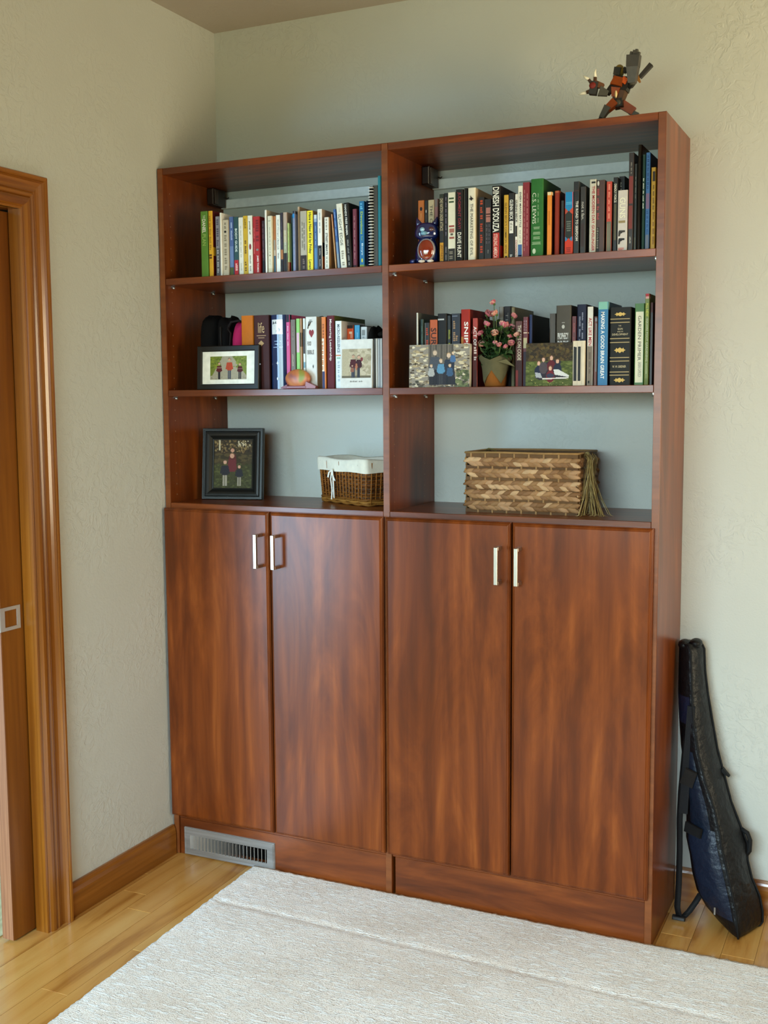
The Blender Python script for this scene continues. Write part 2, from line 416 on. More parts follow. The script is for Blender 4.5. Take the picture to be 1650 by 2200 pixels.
# ------------------------------------------------------------------ rug
def rug():
    m, nt, b = new_mat('cut_pile_wool'); L = nt.links
    g = N(nt, 'ShaderNodeNewGeometry')
    def nz(sx, sy, detail=2, rough=0.5):
        mp = N(nt, 'ShaderNodeVectorMath', operation='MULTIPLY'); mp.inputs[1].default_value = (sx, sy, sx); L.new(g.outputs['Position'], mp.inputs[0])
        n = N(nt, 'ShaderNodeTexNoise'); n.inputs['Scale'].default_value = 1; n.inputs['Detail'].default_value = detail; n.inputs['Roughness'].default_value = rough
        L.new(mp.outputs[0], n.inputs['Vector']); return n.outputs['Fac']
    rib = nz(30, 210, 1); tuft = nz(300, 330, 2, 0.65); big = nz(4, 6, 2)
    r = N(nt, 'ShaderNodeMapRange'); r.inputs[1].default_value = 0.56; r.inputs[2].default_value = 0.61; L.new(rib, r.inputs[0])
    s = N(nt, 'ShaderNodeMath', operation='MULTIPLY_ADD'); s.inputs[1].default_value = 1.1; L.new(tuft, s.inputs[0]); L.new(r.outputs[0], s.inputs[2])
    bp = N(nt, 'ShaderNodeBump'); bp.inputs['Strength'].default_value = 0.7; bp.inputs['Distance'].default_value = 0.005
    L.new(s.outputs[0], bp.inputs['Height']); L.new(bp.outputs[0], b.inputs['Normal'])
    tr = N(nt, 'ShaderNodeMapRange'); tr.inputs[1].default_value = 0.34; tr.inputs[2].default_value = 0.62; L.new(tuft, tr.inputs[0])
    base = ramp(nt, tr.outputs[0], [(0.0, 'ccb8a6'), (0.35, 'fdeee0'), (1.0, 'fff6ec')])  # low tufts darker: shade of the pile relief put into the colour
    bg = ramp(nt, big, [(0.35, 'f0ece8'), (0.65, 'ffffff')])
    m1 = N(nt, 'ShaderNodeMix', data_type='RGBA', blend_type='MULTIPLY'); m1.inputs[0].default_value = 1; L.new(base, m1.inputs[6]); L.new(bg, m1.inputs[7])
    m2 = N(nt, 'ShaderNodeMix', data_type='RGBA'); L.new(r.outputs[0], m2.inputs[0]); L.new(m1.outputs[2], m2.inputs[6]); m2.inputs[7].default_value = (0.98, 0.94, 0.89, 1)  # raised dashes lightened in colour to carry the relief light
    L.new(m2.outputs[2], b.inputs['Base Color'])
    b.inputs['Roughness'].default_value = 0.95; b.inputs['Specular IOR Level'].default_value = 0.05
    b.inputs['Sheen Weight'].default_value = 0.3
    x0, x1, y0, y1, st = 0.30, 2.7, -2.0, -0.006, 0.0095
    nx = int((x1-x0)/st); ny = int((y1-y0)/st); rng = np.random.default_rng(5)
    X, Yg = np.meshgrid(np.linspace(0, 1, nx), np.linspace(0, 1, ny))
    Yw = y1+(y0-y1)*Yg; Xl = x0+0.03*(-Yw)                   # the left edge runs slightly askew
    Xw = Xl+(x1-Xl)*X
    Zt = 0.0125+0.0006*rng.standard_normal(X.shape)
    ygr = -0.252-0.03*(Xw-0.34)                              # pressed fold line
    Zt -= 0.0042*np.exp(-((Yw-ygr)/0.009)**2)*(Xw > 0.33)*(Xw < 1.75)
    Xw = Xw+0.0006*rng.standard_normal(X.shape); Yw = Yw+0.0008*rng.standard_normal(X.shape)
    Yw[0] += 0.0006*rng.standard_normal(nx); Xw[:, 0] += 0.0007*rng.standard_normal(ny)
    v = np.stack([Xw, Yw, Zt], -1).reshape(-1, 3).tolist(); f = []
    for j in range(ny-1):
        for i in range(nx-1):
            a = j*nx+i; f.append((a, a+nx, a+nx+1, a+1))
    # skirt down to the floor
    bo = [i for i in range(nx)]+[j*nx+nx-1 for j in range(1, ny)]+[(ny-1)*nx+i for i in range(nx-2, -1, -1)]+[j*nx for j in range(ny-2, 0, -1)]
    b0 = len(v); v += [(v[k][0], v[k][1], 0.0005) for k in bo]; n = len(bo)
    for i in range(n): f.append((bo[i], bo[(i+1) % n], b0+(i+1) % n, b0+i))
    me = bpy.data.meshes.new('area_rug'); me.from_pydata(v, [], f); me.materials.append(m)
    me.polygons.foreach_set('use_smooth', [True]*len(f)); me.update()
    tag(link('area_rug', me), 'large cream ribbed wool rug in front of the bookcase', 'rug')
rug()

# ------------------------------------------------------------------ bookcase
case = thing('bookcase', 'tall cherry wood bookcase with four lower cabinet doors', 'bookcase')
def panel(name, x0, x1, y0, y1, z0, z1, mat=M_CAB, b=0.0012):
    m = MB(); m.bbox(x0, x1, y0, y1, z0, z1, b); return m.build(name, mat, case)
for x in (0.0, XD, W-T):
    panel('side_panel', x, x+T, 0.0, D-0.0005, 0.0005, H)
    e = MB(); e.box(x+0.0008, x+T-0.0008, -0.0006, 0.0006, 0.002, H-0.0022); e.build('edge_band', M_EDGE, case)
for x0, x1 in ((T, XD), (XD+T, W-T)):
    panel('top_panel', x0+0.0002, x1-0.0002, 0.0, D-0.001, H-T, H-0.0002, M_CABX)
    for z in (Z1, Z2): panel('shelf', x0+0.0006, x1-0.0006, 0.001, D-0.012, z-T, z, M_CABX)
    panel('deck_shelf', x0+0.0003, x1-0.0003, 0.0, D-0.001, Z3-T, Z3, M_CABX)
    panel('bottom_panel', x0+0.0003, x1-0.0003, 0.004, D-0.001, 0.118, 0.137, M_CABX)
kb = MB()                                                    # left kick board, cut out for the heating duct
for x0, x1, z0, z1 in ((T+0.0022, 0.058, 0.001, 0.118), (0.344, XD-0.0003, 0.001, 0.118), (0.058, 0.344, 0.001, 0.023), (0.058, 0.344, 0.068, 0.118)):
    kb.box(x0, x1, 0.004, 0.021, z0, z1)
kb.build('kick_board', M_CABX, case)
panel('kick_board', XD+T+0.008, W-T-0.0003, 0.006, 0.023, 0.001, 0.118, M_CABX)
def cab_door(x0, x1, hx_, z0=0.131, z1=1.1085):
    PR = [(0.0, -0.0035), (0.0, -0.0125), (0.0018, -0.0145), (0.0022, -0.0165), (0.0040, -0.0188), (0.0065, -0.0203), (0.0072, -0.0196), (0.0085, -0.0208), (0.0092, -0.0212)]
    rings = [[(x0+i, y, z0+i), (x1-i, y, z0+i), (x1-i, y, z1-i), (x0+i, y, z1-i)] for i, y in PR]
    b = MB(); b.loft(rings, '86442a', True, False)
    d = b.build('cabinet_door', M_CAB, case)
    h = MB(); y0 = -0.0212; yb = -0.051
    za, zb = 0.945, 1.0455; w = 0.0052
    h.bbox(hx_-w, hx_+w, yb-0.009, yb, za, zb, 0.0009, 'c9c6bc')
    for z in (za, zb-0.009): h.bbox(hx_-w, hx_+w, yb, y0, z, z+0.009, 0.0006, 'c9c6bc')
    q = h.build('handle', M_NICKEL, d); q['label'] = 'brushed nickel bar pull'
cab_door(0.0030, 0.3785, 0.3545); cab_door(0.3825, 0.7490, 0.4135)
cab_door(0.7575, 1.1255, 1.0975); cab_door(1.1295, 1.5010, 1.1530)
# mounting rail on the wall, hanging brackets, shelf pins and rows of pin holes
for x0, x1 in ((T, XD), (XD+T, W-T)):
    r = MB(); r.bbox(x0+0.002, x1-0.002, D-0.018, D-0.001, 2.056, 2.0845, 0.001, 'f4f6f2')
    r.build('mounting_rail', attr_mat('rail_paint', 0.5, 0.3), case)
    k = MB(); k.bbox(x0+0.0005, x0+0.024, 0.232, 0.306, 2.057, 2.1085, 0.003, '2a1a12'); k.bbox(x0+0.0245, x0+0.027, 0.24, 0.26, 2.06, 2.105, 0.001, '4a382c')
    k.build('hanging_bracket', M_PLASTIC, case)
    h = MB(); h.tube([(x0+0.02, 0.30, 2.09), (x0+0.03, 0.306, 2.086), (x0+0.034, 0.309, 2.09)], 0.0016, 6, '2c2a28'); h.build('bracket_hook', M_NICKEL, case)
    for z in (Z1, Z2):
        for y in (0.033, 0.25):
            for xs, sg in ((x0, 1), (x1, -1)):
                s = MB(); s.box(min(xs, xs+sg*0.008), max(xs, xs+sg*0.008), y-0.005, y+0.005, z-T-0.0045, z-T-0.0002, 'b8b8b4'); s.tube([(xs, y, z-T-0.006), (xs+sg*0.01, y, z-T-0.006)], 0.0035, 8, 'c4c4c0')
                s.build('shelf_pin', M_NICKEL, case)
dots = MB()
for xs, sg in ((T, 1), (XD, -1), (XD+T, 1), (W-T, -1)):
    for y in (0.033, 0.25):
        for i in range(29):
            z = 1.147+i*0.0326
            n = 8; xx = xs+sg*0.0004
            ring = [(xx, y+0.0021*math.cos(2*math.pi*k/n), z+0.0021*math.sin(2*math.pi*k/n)) for k in range(n)]
            dots.add(ring, [tuple(range(n))], '9a7a60')
o = dots.build('pin_holes', attr_mat('hole_rim', 0.6, 0.2), case); o['kind'] = 'stuff'

# heating register set in the kick board
def register():
    x0, x1, z0, z1 = 0.039, 0.3685, 0.004, 0.0905
    t = thing('heating_register', 'grey metal heating register with vertical louvres in the toe kick', 'vent', (x0, 0.0036, z0))
    w = x1-x0; h = z1-z0
    a0, a1, c0, c1 = 0.020, w-0.026, 0.020, h-0.023
    f = MB()
    for i, (xa, xb, za, zb) in enumerate(((0, w, 0, c0), (0, w, c1, h), (0, a0, c0, c1), (a1, w, c0, c1))):
        f.box(xa, xb, -0.0045, 0, za, zb, '8a8078')
    # sloped outer rim
    rim = [[(-0.001, 0, -0.001), (w+0.001, 0, -0.001), (w+0.001, 0, h+0.001), (-0.001, 0, h+0.001)], [(0.003, -0.0062, 0.003), (w-0.003, -0.0062, 0.003), (w-0.003, -0.0062, h-0.003), (0.003, -0.0062, h-0.003)], [(0.008, -0.0050, 0.008), (w-0.008, -0.0050, 0.008), (w-0.008, -0.0050, h-0.008), (0.008, -0.0050, h-0.008)]]
    f.loft(rim, '8a8078', False, False)
    m = wood('brushed_grey_metal', [(0.3, '6a625c'), (0.6, '8f8882'), (0.8, 'aaa6a2')], 'x', 0.35, 0.5, figure=10, stretch=0.06)
    f.build('frame', m, t)
    bk = MB(); bk.box(a0+.0005, a1-.0005, 0.0150, 0.0160, c0, c1, '0c0908'); bk.build('duct_dark_backing', attr_mat('duct_black', 0.9, 0.05), t)  # near-black plate, its colour standing in for the shade inside the duct
    n = 22
    for i in range(n):
        s = (i+0.5)/n; x = a0+(a1-a0)*s; ang = math.radians(-57+90*s)
        mt = Matrix.Translation((x, -0.0022, 0)) @ Matrix.Rotation(ang, 4, 'Z')
        l = MB(); l.box(-0.0008, 0.0008, -0.0062, 0.0056, c0, c1, 'a09a92', mt); l.build('louvre', attr_mat('louvre_metal', 0.4, 0.5, metal=0.5), t)
register()

# ------------------------------------------------------------------ books
TXT = {}
def text_shape(s, bold):
    """outline of a line of lettering, scaled to the unit square: (verts, faces)"""
    key = (s, bold)
    if key in TXT: return TXT[key]
    cu = bpy.data.curves.new('t', 'FONT'); cu.body = s; cu.resolution_u = 2; cu.size = 1
    if bold: cu.offset = 0.018
    ob = bpy.data.objects.new('t', cu); me = ob.to_mesh()
    vs = [(v.co.x, v.co.y) for v in me.vertices]; fs = [tuple(p.vertices) for p in me.polygons]
    ob.to_mesh_clear(); bpy.data.objects.remove(ob); bpy.data.curves.remove(cu)
    if not vs: vs = [(0, 0), (1, 0), (1, 1)]; fs = [(0, 1, 2)]
    xa = min(v[0] for v in vs); xb = max(v[0] for v in vs); ya = min(v[1] for v in vs); yb = max(v[1] for v in vs)
    vs = [((x-xa)/(xb-xa), (y-ya)/(yb-ya)) for x, y in vs]
    TXT[key] = (vs, fs); return TXT[key]
def poly(n, fn): return [fn(2*math.pi*k/n) for k in range(n)]
SH = {  # marks drawn in the unit square, x across the spine, y upward
    'o': [poly(14, lambda a: (.5+.5*math.cos(a), .5+.5*math.sin(a)))],
    'dia': [[(.5, 0), (1, .5), (.5, 1), (0, .5)]],
    'v': [[(0, 1), (1, 1), (.5, 0)]], '^': [[(0, 0), (1, 0), (.5, 1)]],
    'heart': [[(.5, 0), (.95, .5), (1, .75), (.85, 1), (.65, 1), (.5, .82), (.35, 1), (.15, 1), (0, .75), (.05, .5)]],
    'bird': [[(0, .35), (.3, .5), (.3, 1), (.5, .65), (.7, .5), (1, .2), (.75, .3), (.5, 0), (.3, .2)]],
    'gun': [[(.0, .0), (.22, 0), (.35, .45), (.55, .5), (.6, .62), (1, .66), (1, .95), (.1, 1), (.02, .7)]],
    'star': [[(.5, 0), (.58, .42), (1, .5), (.58, .58), (.5, 1), (.42, .58), (0, .5), (.42, .42)]],
    'orn': [[(0, .5), (.15, .35), (.2, .1), (.3, .3), (.5, .05), (.7, .3), (.8, .1), (.85, .35), (1, .5), (.85, .65), (.8, .9), (.7, .7), (.5, .95), (.3, .7), (.2, .9), (.15, .65)]],
    'scr': [[(0, .7), (.1, 1), (.3, .8), (.45, 1), (.5, .75), (.75, .95), (1, .7), (.9, .5), (.6, .6), (.3, .55), (.15, .75)], [(.2, .4), (.7, .45), (.9, .3), (.75, .1), (.3, 0), (.45, .2)]],
}
def add_mark(b, spec, w, h, y, rnd):
    s, f0, f1, a0, a1, col = spec[:6]; bold = spec[6] if len(spec) > 6 else 0; mode = spec[7] if len(spec) > 7 else 'd'
    zt, zb = h*(1-f0), h*(1-f1); xa, xb = -w/2+w*a0, -w/2+w*a1
    if s in SH:
        for pl in SH[s]:
            b.add([(xa+(xb-xa)*p, y, zb+(zt-zb)*q) for p, q in pl], [tuple(range(len(pl)))], col)
    elif s[0] == '=':
        n = int(s[1:]); st = (zt-zb)/n
        if n == 1:
            for i in range(6):
                p0, p1 = xa+(xb-xa)*i/6, xa+(xb-xa)*(i+1)/6; b.add([(p0, y, zb), (p1, y, zb), (p1, y, zt), (p0, y, zt)], [(0, 1, 2, 3)], col)
            return
        for i in range(n):
            z = zb+st*i; c = rnd.uniform(0, .12)*(xb-xa) if n > 1 else 0
            b.add([(xa+c, y, z), (xb-c, y, z), (xb-c, y, z+st*(.55 if n > 1 else 1)), (xa+c, y, z+st*(.55 if n > 1 else 1))], [(0, 1, 2, 3)], col)
    elif s[0] == '~':     # lettering too small to read: runs of letter-sized strokes
        n = int(s[1:]); L = zt-zb; ws = [rnd.uniform(.6, 1.4) for _ in range(n)]; tot = sum(ws)+.35*(n-1); z = zt
        for wd in ws:
            ln = L*wd/tot; k = max(2, int(ln/((xb-xa)*0.75+1e-6))); st = ln/k
            for i in range(k):
                z1 = z-st*i; z2 = z1-st*.68; xt = xb-(xb-xa)*rnd.choice((0, 0, .25))
                b.add([(xa, y, z1), (xt, y, z1), (xt, y, z2), (xa, y, z2)], [(0, 1, 2, 3)], col)
            z -= ln+L*.35/tot
    else:
        vs, fs = text_shape(s, bold)
        if mode == 'h': pts = [(xa+(xb-xa)*p, y, zb+(zt-zb)*q) for p, q in vs]
        else: pts = [(xa+(xb-xa)*q, y, zt-(zt-zb)*p) for p, q in vs]
        b.add(pts, fs, col)
ZSH = {'L1': Z1, 'R1': Z1, 'L2': Z2, 'R2': Z2}
GRP = {'L1': 'books on the upper left shelf', 'R1': 'books on the upper right shelf', 'L2': 'books on the middle left shelf', 'R2': 'books on the middle right shelf'}
RB = {'golden yellow spine with dark red cover beside the green book': [(.55, .68, 'd0a02c', 0, .4)],
      'white book with a black lower spine and orange cover foot': [(.55, .78, '191414', 0, 1), (.78, 1, 'b8561c', 0, 1)],
      'slim orange-brown and blue book, upper left shelf': [(.5, 1, '3e667a', 0, .6)],
      'thick white hardcover with a black bird emblem': [(.2, .5, 'a8977a', .2, .8)],
      'black hardcover with huge white name above a red foot': [(.82, .98, 'b01c14', 0, 1)]}
def make_book(sh, label, x0, x1, yf, dep, h, kind, sp, rt, lean, bands, texts):
    rnd = random.Random(label); w = x1-x0; xc = (x0+x1)/2; z = ZSH[sh]; rot = 0.0
    if lean:
        a = math.radians(lean); xc += h/2*math.tan(a); z += w/2*math.sin(a)+0.0002; rot = -a
    t = thing('book', label, 'book', (xc, yf, z+0.0002), 0, GRP[sh]); t.rotation_euler = (0, rot, 0)
    bt = 0.0022 if kind in 'hg' else 0.0008; bt = min(bt, w*0.3)
    mat = {'p': M_PRINT, 'h': M_CLOTH, 'g': M_GLOSS}[kind]
    c = MB(); x = w/2; ch = min(0.0012 if kind == 'p' else 0.0022, w*0.22)
    bul = {'p': 0.0, 'h': min(0.05*w, 0.0009), 'g': min(0.35*w, 0.009)}[kind]        # rounded spine
    ys = lambda p: bul*(p/x)**2
    arc = [-x+ch+(w-2*ch)*k/8 for k in range(9)] if bul else [-x+ch, x-ch]
    # U-shaped cover: outline seen from above, extruded upward
    out = [(-x, dep), (-x, ch+bul)]+[(p, ys(p)) for p in arc]+[(x, ch+bul), (x, dep)]
    yb = bt+ch*.5+bul
    vs0 = out; n = len(out)
    def wall(a, b2, col, sm=False): c.add([(a[0], a[1], 0), (b2[0], b2[1], 0), (b2[0], b2[1], h), (a[0], a[1], h)], [(0, 1, 2, 3)], col, sm)
    for i in range(n-1): wall(out[i], out[i+1], rt if i in (0, n-2) else sp)
    inn = [(x-bt, dep), (x-bt, yb), (-x+bt, yb), (-x+bt, dep)]
    for i in range(3): wall(inn[i], inn[i+1], rt)
    wall(out[-1], inn[0], rt); wall(inn[3], out[0], rt)
    for zz in (0, h):
        c.add([(p, q2, zz) for p, q2 in (out[0], out[1], inn[2], inn[3])], [(0, 1, 2, 3)], rt)
        c.add([(p, q2, zz) for p, q2 in (out[-2], out[-1], inn[0], inn[1])], [(0, 1, 2, 3)], rt)
        c.add([(p, q2, zz) for p, q2 in out[1:-1]+[inn[1], inn[2]]], [tuple(range(len(out[1:-1])+2))], sp)
    c.build('cover', mat, t)
    ov = 0.003 if kind in 'hg' else 0.0004
    if w-2*bt > 0.0008:
        p = MB(); p.box(-x+bt+.0001, x-bt-.0001, yb+.0002, dep-ov, ov, h-ov, rnd.choice(('d8ccae', 'cdbf9e', 'e0d6bc'))); p.build('page_block', M_PAGE, t)
    if bands or texts or label in RB:
        q = MB()
        for bd in bands:
            f0, f1, col = bd[:3]; a0, a1 = (bd[3], bd[4]) if len(bd) > 3 else (0, 1)
            xa = -x+w*a0 if a0 > 0 else -x+ch; xb = -x+w*a1 if a1 < 1 else x-ch
            yy = -0.0003-0.00005*(len(bd) > 3)-0.0002*bool(bul)
            k = 6 if bul else 1
            for i in range(k):
                p0, p1 = xa+(xb-xa)*i/k, xa+(xb-xa)*(i+1)/k
                q.add([(p0, yy, h*(1-f1)), (p1, yy, h*(1-f1)), (p1, yy, h*(1-f0)), (p0, yy, h*(1-f0))], [(0, 1, 2, 3)], col)
            if len(bd) == 3:
                q.add([(x+.0002, ch, h*(1-f1)), (x+.0002, min(.012, dep*.2), h*(1-f1)), (x+.0002, min(.012, dep*.2), h*(1-f0)), (x+.0002, ch, h*(1-f0))], [(0, 1, 2, 3)], col)
        for f0, f1, col, d0, d1 in RB.get(label, ()):
            q.add([(x+.0003, ch+(dep-ch)*d0, h*(1-f1)), (x+.0003, dep*d1, h*(1-f1)), (x+.0003, dep*d1, h*(1-f0)), (x+.0003, ch+(dep-ch)*d0, h*(1-f0))], [(0, 1, 2, 3)], col)
        for i, s in enumerate(texts): add_mark(q, s, w, h, -0.0006-0.0005*(kind == 'h')-0.00008*i*(s[0] in SH), rnd)
        if bul: q.v = [(p, e+ys(p) if e < .0001 else e, g) for p, e, g in q.v]
        o = q.build('spine_print', M_LET if kind != 'g' else M_GLOSS, t); o['kind'] = 'stuff'
    return t
